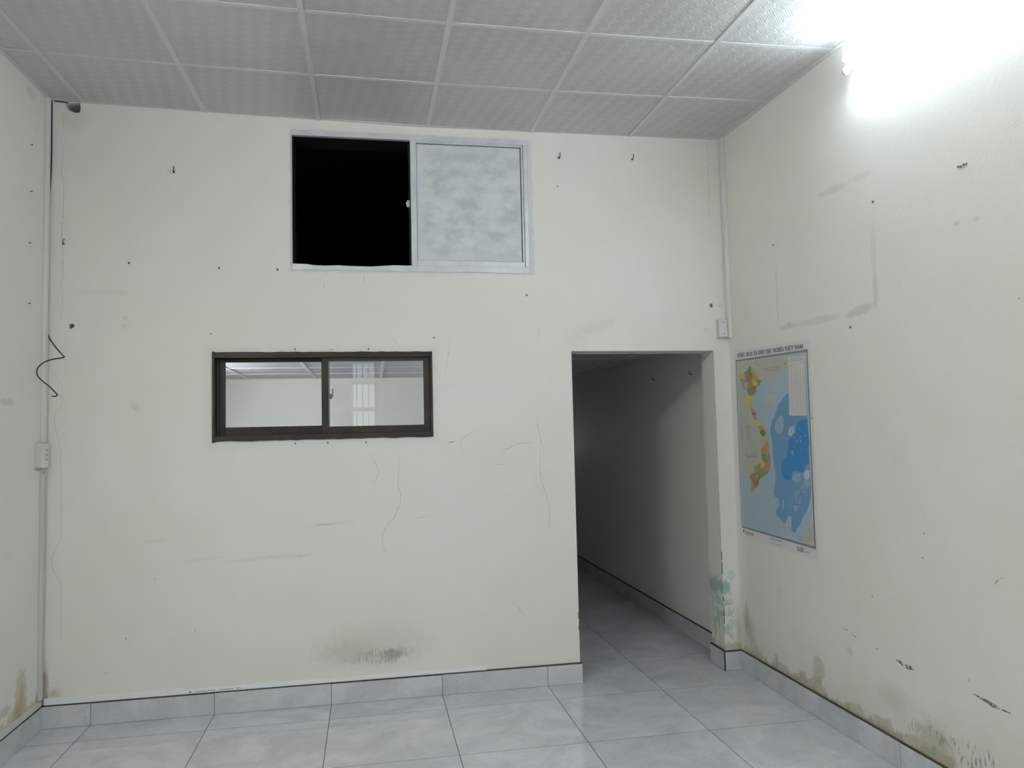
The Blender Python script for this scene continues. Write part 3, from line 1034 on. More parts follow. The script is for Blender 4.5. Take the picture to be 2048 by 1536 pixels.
tr = bmesh.new()
add_box(tr, XR - 0.020, XR, -0.046, -0.004, 1.984, zc(XR, 0) - 0.003, 0.002)
t3 = tag(bobj('cable_trunking', tr, M['pvc']), 'white plastic trunking from the ceiling beside the screwed junction box', 'trunking')
for zz in (2.98, 2.36):
    box('screw', XR - 0.0206, XR - 0.0198, -0.030, -0.026, zz - 0.003, zz + 0.003, M['nail'], t3)
jb = box('junction_box', 3.752, 3.811, -0.026, 0.0, 1.990, 2.102, M['pvcd'], None, 0.003, 2)
tag(jb, 'cream plastic junction box above the doorway corner', 'junction box')
box('cover', 3.757, 3.809, -0.030, -0.0255, 1.995, 2.098, M['pvc'], jb, 0.001)
for zz in (2.083, 2.010):
    bm = bmesh.new()
    bmesh.ops.create_cone(bm, cap_ends=True, segments=10, radius1=0.0032, radius2=0.0028, depth=0.0016,
                          matrix=Matrix.Translation((3.785, -0.0306, zz)) @ Matrix.Rotation(math.pi / 2, 4, 'X'))
    bobj('screw', bm, M['nail'], jb)

# loose trunking lids lying on the skirting
tag(box('trunking_strip', 0.018, 0.692, -0.013, 0.0, 0.1175, 0.149, M['pvcw'], None, 0.0012), 'short wide white plastic strip lying on the back skirting by the left corner', 'trunking')
s2 = bmesh.new()
add_box(s2, 0.692, 2.289, -0.011, 0.0, 0.1175, 0.138, 0.0012)
s2 = tag(bobj('trunking_strip', s2, M['pvcw']), 'long narrow white plastic strip with printing, lying on the back skirting', 'trunking')
bm = bmesh.new()
r = random.Random(3)
add_box(bm, 0.712, 0.722, -0.0114, -0.0109, 0.124, 0.130)
add_box(bm, 0.718, 0.727, -0.0114, -0.0109, 0.125, 0.128)
xx = 0.745
while xx < 0.965:
    l = r.uniform(0.004, 0.010)
    if not 0.842 < xx < 0.862 and not 0.925 < xx < 0.94:
        add_box(bm, xx, xx + l, -0.0114, -0.0109, 0.1255, 0.1290)
    xx += l + 0.0025
bobj('printed_text', bm, M['plug'], s2)
s3 = box('trunking_strip', 0.0, 0.014, -3.2, -0.030, 0.120, 0.146, M['pvcd'], None, 0.0012)
tag(s3, 'grey plastic strip lying along the left wall skirting', 'trunking')

# black cable: down the corner, then hanging in a loose zigzag
cp = [(0.017, -0.0045, zc(0, 0) - 0.008), (0.0185, -0.0045, 3.0), (0.0165, -0.0045, 2.85), (0.0085, -0.0045, 2.68), (0.0065, -0.0045, 2.4), (0.0065, -0.0045, 2.16)]
zig = [(92, 657.6), (95, 667), (100, 678.5), (112, 695.4), (124, 709), (128.3, 713), (125, 715.4), (104, 718.8), (88.5, 724.5),
       (78, 733), (73.6, 742), (75.5, 751.4), (83.3, 760.5), (99, 773.5), (112, 786.5), (114.5, 790), (111.4, 792.4), (103.6, 792.8)]
for i, (px, py) in enumerate(zig):
    yy = -0.0082 - 0.122 * min(1.0, max(0, i - 2) / 3.0)
    X, Z = on_back(px, py, yy)
    cp.append((max(X, 0.0045), yy, Z))
tag(tube('electric_cable', spline(cp, 6), 0.0032, M['black'], None, 8), 'thin black cable hanging loose in a zigzag from the left corner', 'cable')
bm = bmesh.new()
add_tube(bm, [(0.030, -0.006, zc(0.03, 0) - 0.0075), (0.06, -0.006, zc(0.06, 0) - 0.0075), (0.095, -0.004, zc(.095, 0) - 0.0085)], 0.003, 8)
tag(bobj('electric_cable', bm, M['black'], None, True), 'short black cable under the ceiling edge running into the wall hole', 'cable')


# ------------------------------------------------------------------ nails, hooks and plugs in the walls
def proto(kind):
    """drawn pointing along -Y out of a wall at the origin"""
    bm = bmesh.new()
    if kind == 'hook':
        add_tube(bm, [(0, 0.004, 0), (0, -0.014, -0.001), (0.001, -0.020, 0.004), (0.0025, -0.021, 0.014), (0.003, -0.020, 0.026)], 0.0028, 8)
        add_box(bm, -0.0055, 0.0055, -0.006, 0.0, -0.006, 0.006, 0.002)
    elif kind == 'nail':
        add_tube(bm, [(0, 0.004, 0), (0, -0.013, 0.0015)], 0.0026, 8)
        add_tube(bm, [(0, -0.013, 0.0015), (0, -0.0155, 0.0017)], 0.0058, 10)
    elif kind == 'plug':
        add_tube(bm, [(0, 0.003, 0), (0, -0.003, 0)], [0.0065, 0.0058], 10)
        add_tube(bm, [(0, -0.003, 0), (0, -0.0042, 0)], [0.0030, 0.0026], 8)
    else:                                          # tack
        add_tube(bm, [(0, 0.002, 0), (0, -0.004, 0)], [0.0035, 0.0028], 8)
    me = bpy.data.meshes.new(kind)
    bmesh.ops.recalc_face_normals(bm, faces=bm.faces)
    bm.to_mesh(me); bm.free()
    me.materials.append(M['plug'] if kind == 'plug' else M['nail'])
    return me


PR = {k: proto(k) for k in ('hook', 'nail', 'plug', 'tack')}
NAMES = {'hook': 'wall_hook', 'nail': 'wall_nail', 'plug': 'wall_plug', 'tack': 'wall_tack'}


def stud(kind, wall, px, py, label, group=None, s=1.0):
    o = bpy.data.objects.new(NAMES[kind], PR[kind])
    if wall == 'back':
        x, z = on_back(px, py); o.location = (x, 0, z)
    elif wall == 'right':
        y, z = on_right(px, py); o.location = (XR, y, z); o.rotation_euler = (0, 0, -math.pi / 2)
    else:
        y, z = on_left(px, py); o.location = (0, y, z); o.rotation_euler = (0, 0, math.pi / 2)
    o.scale = (s, s, s)
    COL.objects.link(o)
    tag(o, label, NAMES[kind].split('_')[1], group)


stud('hook', 'back', 348, 344, 'bent steel hook on the back wall near the left corner, below the ceiling')
for p_, t_ in (((1118, 316), 'nearer the silver window'), ((1264, 319), 'nearer the right corner')):
    stud('hook', 'back', *p_, 'bent steel hook high on the back wall, ' + t_, 'hooks right of the upper window')
stud('hook', 'back', 127.5, 488, 'small bent hook beside the hairline crack by the left corner', None, 0.8)
stud('tack', 'back', 128.5, 478, 'tiny tack just above the small hook by the left corner')
for p_, t_ in (((258, 526), 'farthest from the silver window'), ((438, 536), 'between the other two'), ((555, 539), 'closest to the silver window')):
    stud('plug', 'back', *p_, 'dark wall plug in a row of three below ceiling height, ' + t_, 'wall plugs in a row left of the upper window')
stud('plug', 'back', 868, 675.5, 'dark wall plug above the right end of the brown window', None, 0.85)
for p_, t_ in (((590, 698.5), 'plain pane'), ((737, 698), 'pane with the latch')):
    stud('plug', 'back', *p_, 'dark wall plug just above the brown window, over the ' + t_, 'wall plugs above the brown window', 0.85)
stud('tack', 'back', 663, 699, 'tiny tack above the middle of the brown window', None, 0.9)
for p_, t_ in (((591, 887), 'plain pane'), ((655.5, 885.5), 'meeting stile of both sashes'), ((732, 884.5), 'pane with the latch')):
    stud('plug', 'back', *p_, 'dark wall plug just below the brown window, under the ' + t_, 'wall plugs below the brown window', 0.85)
stud('plug', 'back', 422, 667.5, 'dark wall plug above the left end of the brown window', None, 0.7)
stud('nail', 'back', 1053, 591, 'small grey nail under the right end of the upper window', None, 0.8)
stud('tack', 'back', 1115, 373, 'small tack right of the upper window, under a bent hook')
stud('tack', 'back', 252, 1277, 'small tack low on the back wall near the left corner', None, 0.8)
stud('tack', 'back', 310, 1158, 'tiny tack low on the back wall under the long grey smear', None, 0.7)
stud('plug', 'right', 1746, 403.5, 'dark wall plug at the upper corner of the taped ghost mark')
stud('plug', 'right', 1547, 490, 'dark wall plug beside the taped ghost mark towards the corner', None, 0.9)
stud('plug', 'right', 1701, 654.5, 'dark wall plug below the taped ghost mark', None, 0.9)
for p_ in ((1917, 333.5), (1922, 333), (1928, 329), (1933, 327.5)):
    stud('plug', 'right', *p_, 'dark wall plug in the close cluster under the lit lamp', 'cluster of plugs under the lamp', 0.8)
stud('tack', 'right', 1625, 836.5, 'small tack at the edge of the map of the country', None, 1.0)
for p_, t_ in (((1848, 1067), 'upper of a pair'), ((1846, 1116), 'lower of a pair'), ((1745, 1193), 'single, below the map level')):
    stud('tack', 'right', *p_, 'tiny tack on the bare right wall past the map, ' + t_, 'tacks on the bare right wall', 0.7)
for p_, t_ in (((61, 290), 'topmost'), ((60, 383), 'second from the ceiling'), ((57, 486), 'third from the ceiling'), ((56, 607), 'lowest')):
    stud('nail', 'left', *p_, 'small nail in the column of four on the left wall, ' + t_, 'nails up the left wall', 0.7)
for p_, t_ in (((1309, 760), 'deeper in'), ((1383, 748), 'nearer the door opening')):
    stud('hook', 'right', *p_, 'small hook on the passage wall behind the doorway, ' + t_, 'hooks in the passage', 0.9)


# ------------------------------------------------------------------ cracks and scuffs
def ribbon(name, wall, pts, wid, mat, parent):
    """flat mark lying on a wall; pts in photo pixels, wid in metres (tapers to the ends)"""
    P = []
    for px, py in pts:
        if wall == 'back':
            x, z = on_back(px, py); P.append(Vector((x, z)))
        elif wall == 'right':
            y, z = on_right(px, py); P.append(Vector((y, z)))
    # subdivide with small jitter
    r_ = random.Random(int(pts[0][0] * 7 + pts[0][1]))
    Q = []
    for a, b in zip(P, P[1:]):
        n = max(1, int((b - a).length / 0.02))
        for k in range(n):
            t = k / n
            j = Vector((r_.uniform(-1, 1), r_.uniform(-1, 1))) * (0.0005 if 'scuff' in name else 0.0015) if Q else Vector((0, 0))
            Q.append(a.lerp(b, t) + j)
    Q.append(P[-1])
    vs, fs = [], []
    for i, q in enumerate(Q):
        d = (Q[min(i + 1, len(Q) - 1)] - Q[max(i - 1, 0)]).normalized()
        nrm = Vector((-d.y, d.x))
        t = i / (len(Q) - 1)
        wd = wid * (0.35 + 0.65 * math.sin(math.pi * min(1, max(0, t)))) * r_.uniform(0.7, 1.2)
        for s in (-0.5, 0.5):
            v = q + nrm * wd * s
            vs.append((v.x, -0.0004, v.y) if wall == 'back' else (XR - 0.0004, v.x, v.y))
    for i in range(len(Q) - 1):
        a, b, c, d = 2 * i, 2 * i + 1, 2 * i + 3, 2 * i + 2
        fs.append((a, d, c, b))
    o = obj(name, vs, fs, mat, parent)
    return o


wr = bpy.data.objects['wall_right']
for pts, wd, mt in (
        (((128, 268), (124, 275), (125.5, 320), (123, 350), (127.5, 362), (128, 390), (126, 430), (123, 450), (124, 475), (126, 520), (125.5, 560), (122, 567), (125.5, 580), (125, 620), (121, 640), (107, 662)), 0.0030, 'crack'),
        (((96, 720), (103, 735), (110, 752), (120, 763), (124, 770), (125, 800), (122, 812), (109, 830), (110, 855), (116, 872), (118, 890), (122, 905), (122, 980), (122, 1080), (114, 1094), (102, 1120), (106, 1140), (121, 1165), (122, 1220), (122, 1290)), 0.0026, 'crack'),
        (((738, 905), (741, 914), (750, 925), (757, 940), (756, 950), (746, 967)), 0.0035, 'crack'),
        (((796, 905), (798, 930), (796, 970), (801, 985), (801, 1010), (796, 1016), (790, 1034), (780, 1042), (764, 1070), (764, 1080), (769, 1100), (774, 1120)), 0.0030, 'crack'),
        (((1076, 828), (1075, 850), (1080, 870), (1086, 898), (1088, 918)), 0.0034, 'crackg'),
        (((1081, 880), (1080, 950), (1084, 965), (1092, 990), (1098, 1010), (1100, 1040), (1096, 1062)), 0.0034, 'crackg'),
        (((902, 670), (897, 710), (890, 750)), 0.0024, 'crackg'),
        (((1079, 658), (1077, 675), (1074, 685)), 0.0030, 'crackg'),
        (((780, 672), (790, 682), (796, 690), (801, 700)), 0.0028, 'crack'),
        (((895, 885), (903, 884.5), (911, 882.5)), 0.0055, 'scuff'),
        (((885, 709), (886, 722)), 0.004, 'crack'),
        (((1000, 902), (1020, 896), (1030, 888), (1040, 886), (1066, 885)), 0.0030, 'crack'),
        (((985, 929), (1010, 929)), 0.0026, 'crack'), (((1017, 987), (1026, 989)), 0.004, 'crack'),
        (((920, 882), (923, 900), (926, 912)), 0.0022, 'crack'), (((915, 885), (935, 870), (955, 860)), 0.0022, 'crack'),
        (((1022, 1200), (1038, 1217), (1053, 1239)), 0.0022, 'crack'),
        (((828, 1038), (845, 1034), (862, 1030)), 0.0028, 'crack'),
        (((208, 1348), (215, 1346), (221, 1341)), 0.0045, 'crack'),
        (((391, 1256), (390, 1264)), 0.005, 'scuff'), (((629, 1051), (645, 1050), (672, 1048)), 0.004, 'crack'),
        (((653, 540), (653, 547)), 0.005, 'scuff'), (((729, 550), (729, 565)), 0.004, 'crack'),
        (((648, 560), (648, 580)), 0.003, 'crack'),
        (((1413, 285), (1413, 292)), 0.006, 'scuff'), (((1414, 290), (1416, 330), (1417, 360), (1417, 400), (1418, 440)), 0.0028, 'crack'),
        (((1413, 330), (1421, 330)), 0.004, 'scuff'), (((128, 222), (128, 264)), 0.003, 'crack'),
        (((735, 1297), (742, 1288)), 0.004, 'scuff'), (((681, 1330), (685, 1322)), 0.004, 'scuff'), (((688, 1326), (691, 1320)), 0.004, 'scuff'),
        (((1458, 1210), (1459, 1220), (1460, 1226)), 0.004, 'scuff'), (((1455, 1197), (1456, 1206)), 0.003, 'scuff')):
    ribbon('hairline_crack' if mt != 'scuff' else 'scuff_mark', 'back', pts, wd * (0.75 if mt != 'scuff' else 0.8), M[mt], wb)
for pts, wd in ((((1688, 1257), (1695, 1261)), 0.010), (((1703, 1268), (1713, 1275)), 0.010), (((1751, 1298), (1757, 1297)), 0.012),
                (((1790, 1319), (1800, 1324), (1810, 1332), (1828, 1338)), 0.020), (((1938, 1355), (1938, 1363)), 0.006),
                (((1948, 1388), (1965, 1398), (1985, 1410), (2005, 1420), (2022, 1427)), 0.012), (((1574, 1207), (1577, 1211)), 0.006),
                (((2006, 1155), (1996, 1160), (1988, 1170)), 0.004), (((1830, 1445), (1832, 1456)), 0.010), (((1881, 1470), (1884, 1486)), 0.014),
                (((1905, 1478), (1912, 1490)), 0.012), (((1640, 385), (1640, 392)), 0.004), (((2040, 594), (2038, 599)), 0.008)):
    ribbon('scuff_mark', 'right', pts, wd, M['scuff'], wr)
# chipped doorway edges
bm = bmesh.new()
for zz, hh, q in ((0.38, 0.035, 1), (0.31, 0.02, 2)):
    add_box(bm, DX0 - 0.004, DX0 + 0.003, -0.003, 0.008, zz - hh / 2, zz + hh / 2, 0.0015)
bobj('edge_chip', bm, M['plug'], wb)
bm = bmesh.new()
for zz, hh in ((0.675, 0.05), (0.60, 0.07), (0.42, 0.03), (0.34, 0.045), (0.29, 0.04)):
    add_box(bm, DX1 - 0.002, DX1 + 0.0025, -0.0012, 0.004, zz - hh / 2, zz + hh / 2, 0.0008)
bobj('edge_chip', bm, M['plug'], wb)
box('corner_gap', DX1 - BB - 0.001, DX1 - BB + 0.004, -BB - 0.0008, -BB + 0.004, 0.002, 0.108, M['hole'], bpy.data.objects['baseboard_corner'])

# ------------------------------------------------------------------ map of the country on the right wall
CR = {1: (12.8, 1465, 690), 2: (12.8, 1465, 800), 3: (11.3778, 1465, 900), 4: (11.3778, 1465, 1010)}


def mp(c, x, y):
    s, ox, oy = CR[c]
    return on_right(ox + x / s, oy + y / s, XR - 0.002)


def conv(pts):
    """[(crop, x, y), ...] or (crop, [(x, y), ...]) groups -> (y, z) points"""
    out = []
    for c, lst in pts:
        out += [mp(c, x, y) for x, y in lst]
    return out


mapo = empty('wall_map', (XR, -0.47, 0.78))
tag(mapo, 'paper map of a country with blue sea, stuck on the right wall by the corner', 'map')
ML = Vector(mapo.location)


def flat(name, polys, depth, mats, fm=None, step=0.0):
    """polygons (y, z) lying on the sheet, depth metres in front of the wall"""
    vs, fs, mi = [], [], []
    for k, pl in enumerate(polys):
        base = len(vs)
        v3 = [Vector((XR - depth - k * step, y, z)) for y, z in pl]
        tris = tessellate_polygon([[Vector((y, z, 0)) for y, z in pl]])
        vs += v3
        for t in tris:
            a, b, c = (Vector((pl[i][0], pl[i][1])) for i in t)
            cr = (b - a).cross(c - a)
            t = t if cr < 0 else t[::-1]              # face -x
            fs.append(tuple(base + i for i in t)); mi.append(fm[k] if fm else 0)
    o = obj(name, vs, fs, None, None, False, mats, mi)
    return reparent(o, mapo, ML)


def ink(name, c):
    return plain(name, c + (1,), 0.45, 0, 0.5, 30, 0.06)


PAPER = ink('map_paper', (0.72, 0.72, 0.71))
SEA = ink('map_shallow_sea', (0.40, 0.51, 0.60))
SEA2 = ink('map_mid_sea', (0.17, 0.33, 0.53))
SEA3 = ink('map_deep_sea', (0.055, 0.24, 0.53))
SEA4 = ink('map_pale_shoal', (0.50, 0.60, 0.64))
LAND = ink('map_neighbour_land', (0.50, 0.50, 0.43))
GREY = ink('map_grey_ink', (0.27, 0.28, 0.28))
MID = ink('map_light_grey_ink', (0.42, 0.42, 0.41))
BORD = ink('map_border_ink', (0.20, 0.21, 0.20))
TBL = ink('map_table_ground', (0.66, 0.63, 0.62))
PROV = {'g': (0.22, 0.33, 0.10), 'y': (0.62, 0.53, 0.09), 'yg': (0.48, 0.50, 0.16), 'o': (0.52, 0.30, 0.10), 'p': (0.42, 0.28, 0.40),
        'lp': (0.50, 0.38, 0.50), 'm': (0.36, 0.17, 0.15), 'gd': (0.46, 0.36, 0.09), 'ol': (0.33, 0.31, 0.10), 'b': (0.35, 0.22, 0.12),
        'bg': (0.22, 0.32, 0.24), 'bl': (0.24, 0.25, 0.36), 'gb': (0.38, 0.33, 0.30), 'pk': (0.50, 0.26, 0.24), 'dg': (0.12, 0.24, 0.07)}
PK = list(PROV)
PM = [ink('map_province_' + k, PROV[k]) for k in PK]

sheet = [on_right(1469.0, 701), on_right(1622.5, 677), on_right(1638.2, 1120.5), on_right(1480.5, 1073.5)]
bm = bmesh.new()
a = [bm.verts.new((XR - 0.0003, y, z)) for y, z in sheet]
b = [bm.verts.new((XR - 0.0016, y, z)) for y, z in sheet]
bm.faces.new(a); bm.faces.new(b[::-1])
for i in range(4):
    j = (i + 1) % 4
    bm.faces.new((a[i], a[j], b[j], b[i]))
reparent(bobj('sheet', bm, PAPER), mapo, ML)
ou = conv([(1, [(78, 390), (1918, 105)]), (4, [(1897, 1010), (213, 510)])])
im = conv([(1, [(100, 432), (1890, 182)]), (4, [(1860, 945), (225, 470)])])
ii = conv([(1, [(112, 445), (1878, 195)]), (4, [(1848, 932), (236, 462)])])
flat('border', [[ou[i], ou[(i + 1) % 4], im[(i + 1) % 4], im[i]] for i in range(4)], 0.0019, [BORD])
flat('sea', [ii], 0.0019, [SEA])
land = conv([(1, [(112, 445), (1430, 262), (1440, 590), (1380, 640), (1290, 690), (1270, 760), (1190, 800), (1120, 820), (1060, 930), (1000, 990), (990, 1080), (1010, 1180), (965, 1170),
                  (940, 1010), (880, 940), (820, 880), (750, 905), (690, 1000), (600, 1130), (540, 1280), (500, 1330)]),
             (2, [(500, 100), (590, 330), (680, 540), (830, 790), (900, 960), (915, 1300)]),
             (3, [(840, 130), (850, 450), (740, 590), (600, 690), (500, 850), (430, 960), (420, 800), (400, 620), (330, 580), (280, 545), (262, 360), (215, 250), (185, 180)])])
flat('neighbouring_land', [land,
                           conv([(1, [(900, 1290), (990, 1275), (1080, 1265), (1095, 1340), (1050, 1460), (1040, 1530)]), (2, [(1030, 130), (1000, 185), (930, 240), (870, 200), (845, 120)]), (1, [(860, 1500), (835, 1420), (860, 1340)])]),
                           conv([(4, [(1845, 920), (1600, 860), (1620, 780), (1650, 640), (1720, 600), (1730, 480), (1790, 320), (1815, 300)])])], 0.0021, [LAND])
mid = conv([(1, [(1440, 1215), (1300, 1350), (1220, 1480)]), (2, [(1180, 90), (1120, 280), (1090, 420), (1000, 540), (970, 700), (975, 850), (1010, 1050), (1030, 1300), (1030, 1536)]),
            (3, [(925, 120), (945, 350), (985, 530), (970, 800), (935, 940), (950, 1050), (1040, 1110), (1080, 1180), (1040, 1300), (985, 1370), (1000, 1470)]),
            (4, [(1010, 230), (1100, 330), (1170, 430), (1220, 420), (1230, 340), (1275, 240), (1340, 260), (1345, 560), (1390, 640), (1440, 620), (1470, 520), (1550, 430), (1610, 260), (1700, 140)]),
            (3, [(1745, 1230), (1790, 1000), (1770, 600), (1750, 250), (1735, 0)]), (2, [(1965, 1100), (1920, 500), (1905, 400), (1455, 400), (1445, 60)])])
flat('middle_sea', [mid], 0.0021, [SEA2])
deep = conv([(2, [(1920, 490), (1800, 500), (1700, 540), (1640, 640), (1615, 800), (1560, 930), (1480, 985), (1425, 1040), (1460, 1120), (1410, 1280), (1385, 1450)]),
             (3, [(1245, 60), (1225, 190), (1130, 235), (1110, 350), (1115, 530), (1165, 660), (1250, 680), (1340, 690), (1355, 490), (1480, 465), (1600, 530), (1640, 400), (1690, 330), (1750, 310), (1735, 0)]),
             (2, [(1965, 1100)])])
flat('deep_sea', [deep], 0.0023, [SEA3])


def oval(c, cx_, cy_, rx_, ry_, tilt=0.0, n=14, jit=0.0, seed=0):
    q = random.Random(seed)
    L_ = []
    for k in range(n):
        t = 2 * math.pi * k / n
        j = 1 + q.uniform(-jit, jit)
        X, Y = rx_ * j * math.cos(t), ry_ * j * math.sin(t)
        L_.append((cx_ + X * math.cos(tilt) - Y * math.sin(tilt), cy_ + X * math.sin(tilt) + Y * math.cos(tilt)))
    return conv([(c, L_)])


q = random.Random(11)
sho, shm = [], []
sho.append(oval(2, 1210, 640, 110, 240, 0.15, 14, 0.12, 1)); shm.append(1)
sho.append(oval(2, 1510, 800, 75, 130, 0.3, 14, 0.08, 2)); shm.append(2)
sho.append(oval(3, 1695, 570, 72, 125, 0.1, 14, 0.08, 3)); shm.append(2)
sho.append(oval(3, 1480, 640, 100, 130, 0.4, 14, 0.25, 4)); shm.append(1)
sho.append(oval(3, 1690, 760, 70, 90, 0.1, 12, 0.2, 5)); shm.append(1)
for k in range(70):
    t = q.random()
    X = 1380 + 380 * t + q.uniform(-120, 90); Y = 1290 - 560 * t + q.uniform(-90, 130)
    if X > 1755 or X < 1000:
        continue
    sho.append(oval(3, X, Y, q.uniform(8, 26), q.uniform(10, 34), q.uniform(-0.8, 0.8), 7, 0.3, k)); shm.append(q.choice([0, 0, 1]))
for k in range(26):
    sho.append(oval(2, q.uniform(1500, 1890), q.uniform(560, 1480), q.uniform(8, 30), q.uniform(12, 40), q.uniform(-0.6, 0.6), 7, 0.3, 100 + k)); shm.append(0)
for X, Y, a_, b_ in ((1150, 1250, 25, 130), (1440, 1330, 45, 70), (1040, 1240, 35, 90)):
    sho.append(oval(3, X, Y, a_, b_, 0.1, 10, 0.2, X)); shm.append(1)
flat('shoals', sho, 0.0025, [ink('map_blue_shoal', (0.22, 0.40, 0.57)), ink('map_grey_shoal', (0.33, 0.45, 0.55)), SEA4], shm, 8e-6)
PV = [
    ('g', 1, [(395, 690), (400, 600), (460, 530), (490, 600), (480, 680), (420, 720)]), ('yg', 1, [(490, 600), (600, 630), (605, 690), (550, 740), (490, 690)]),
    ('yg', 1, [(155, 785), (190, 690), (230, 735), (280, 700), (300, 760), (310, 880), (250, 850), (180, 870)]), ('ol', 1, [(180, 870), (250, 850), (310, 880), (320, 930), (210, 945)]),
    ('o', 1, [(280, 690), (340, 680), (350, 780), (320, 900), (300, 760)]), ('bg', 1, [(340, 680), (398, 650), (420, 720), (410, 790), (350, 780)]),
    ('bl', 1, [(350, 790), (410, 790), (430, 900), (380, 950), (330, 960), (320, 900)]), ('lp', 1, [(300, 960), (380, 950), (400, 1060), (370, 1140), (310, 1060)]),
    ('gb', 1, [(210, 940), (320, 930), (300, 1000), (310, 1060), (370, 1140), (285, 1140), (230, 1030)]), ('m', 1, [(420, 720), (490, 690), (520, 780), (500, 880), (430, 900), (410, 790)]),
    ('gd', 1, [(490, 690), (605, 690), (620, 800), (680, 880), (600, 950), (520, 900), (500, 880), (520, 780)]), ('g', 1, [(620, 940), (690, 890), (748, 910), (700, 990), (690, 1040), (600, 1050)]),
    ('y', 1, [(520, 900), (600, 950), (620, 940), (660, 990), (600, 1050), (540, 1040), (510, 980)]), ('ol', 1, [(380, 950), (430, 900), (520, 900), (510, 980), (540, 1040), (480, 1080), (410, 1060), (400, 1060)]),
    ('b', 1, [(410, 1060), (480, 1080), (540, 1040), (600, 1050), (640, 1060), (610, 1110), (590, 1230), (540, 1290), (500, 1230), (480, 1150)]),
    ('g', 1, [(370, 1140), (410, 1060), (480, 1150), (500, 1230), (500, 1300), (460, 1310), (400, 1240)]), ('y', 1, [(340, 1360), (400, 1300), (500, 1305), (505, 1536), (400, 1536), (320, 1430)]),
    ('yg', 2, [(385, 90), (400, 0), (505, 0), (505, 195), (450, 190)]), ('y', 2, [(330, 25), (400, 0), (460, 60), (385, 90)]),
    ('o', 2, [(450, 190), (505, 190), (580, 300), (600, 330), (500, 320)]), ('m', 2, [(490, 315), (600, 330), (600, 375), (515, 400)]), ('p', 2, [(515, 400), (600, 375), (650, 500), (590, 530)]),
    ('y', 2, [(590, 530), (680, 520), (740, 640), (700, 690), (635, 680)]), ('o', 2, [(635, 680), (740, 640), (830, 760), (720, 770)]),
    ('dg', 2, [(695, 800), (760, 750), (830, 780), (860, 860), (800, 960), (720, 870)]), ('yg', 2, [(850, 850), (900, 930), (920, 1040), (850, 1040), (790, 960)]),
    ('lp', 2, [(740, 990), (790, 960), (850, 1040), (830, 1120), (760, 1230), (715, 1210)]), ('gd', 2, [(850, 1040), (920, 1040), (930, 1200), (920, 1330), (870, 1250), (830, 1120)]),
    ('o', 2, [(760, 1230), (830, 1120), (870, 1250), (920, 1330), (880, 1380), (750, 1350), (725, 1280)]), ('g', 2, [(750, 1360), (880, 1380), (910, 1480), (860, 1536), (740, 1536)]),
    ('p', 2, [(915, 1300), (960, 1400), (980, 1536), (890, 1536), (905, 1450)]), ('g', 3, [(670, 60), (740, 70), (820, 180), (810, 310), (740, 310), (670, 190)]),
    ('p', 3, [(810, 60), (850, 130), (870, 300), (830, 350), (810, 310), (820, 180)]), ('y', 3, [(640, 290), (670, 190), (740, 310), (720, 370), (650, 350)]),
    ('o', 3, [(740, 310), (830, 330), (870, 300), (850, 480), (810, 490), (790, 430), (720, 370)]), ('pk', 3, [(640, 420), (720, 370), (800, 400), (790, 470), (700, 490)]),
    ('ol', 3, [(500, 390), (640, 290), (650, 350), (640, 420), (560, 530), (505, 530)]), ('g', 3, [(615, 500), (640, 420), (700, 490), (810, 475), (815, 530), (690, 615), (610, 600)]),
    ('b', 3, [(385, 640), (430, 540), (560, 530), (640, 430), (615, 500), (610, 600), (660, 610), (600, 680), (450, 690)]), ('bl', 3, [(425, 550), (480, 520), (490, 600), (430, 620)]),
    ('b', 3, [(440, 690), (600, 660), (610, 700), (600, 790), (520, 870), (490, 780)]), ('gd', 3, [(430, 690), (490, 780), (520, 870), (480, 920), (430, 990), (415, 850)]),
    ('yg', 3, [(520, 600), (570, 560), (590, 600), (540, 640)]), ('m', 3, [(480, 720), (560, 700), (540, 780), (490, 800)])]
flat('provinces', [conv([(c, l)]) for _, c, l in PV], 0.0027, PM, [PK.index(k) for k, _, _ in PV], 1e-5)

# table of figures
tb = conv([(1, [(1432, 318), (1858, 255)]), (2, [(1897, 392), (1462, 398)])])
flat('table', [tb], 0.0034, [TBL])


def bil(Q, u, v):                                  # u across, v down
    a_, b_, c_, d_ = (Vector(p_) for p_ in Q)
    t = a_.lerp(b_, u).lerp(d_.lerp(c_, u), v)
    return (t.x, t.y)


def rect(Q, u0, u1, v0, v1):
    return [bil(Q, u0, v0), bil(Q, u1, v0), bil(Q, u1, v1), bil(Q, u0, v1)]


tl = []
for u0, u1, v in ((.12, .85, .022), (.05, .92, .048), (.02, .95, .070)):
    tl.append(rect(tb, u0, u1, v, v + .011))
for u0, u1, v in ((.14, .19, .125), (.32, .36, .12), (.46, .56, .125), (.62, .68, .115), (.76, .98, .105), (.76, .98, .125), (.06, .3, .15), (.12, .2, .19), (.12, .18, .21)):
    tl.append(rect(tb, u0, u1, v, v + .010))
for v in (.422, .605, .90):
    tl.append(rect(tb, .18, .32, v, v + .006))
for u in (.155, .36, .52, .69, .87):
    r_ = random.Random(int(u * 100))
    v = .2
    while v < .95:
        l = r_.uniform(.01, .05)
        tl.append(rect(tb, u, u + .028, v, v + l)); v += l + r_.uniform(.004, .02)
flat('table_text', tl, 0.0036, [MID], None, 2e-6)
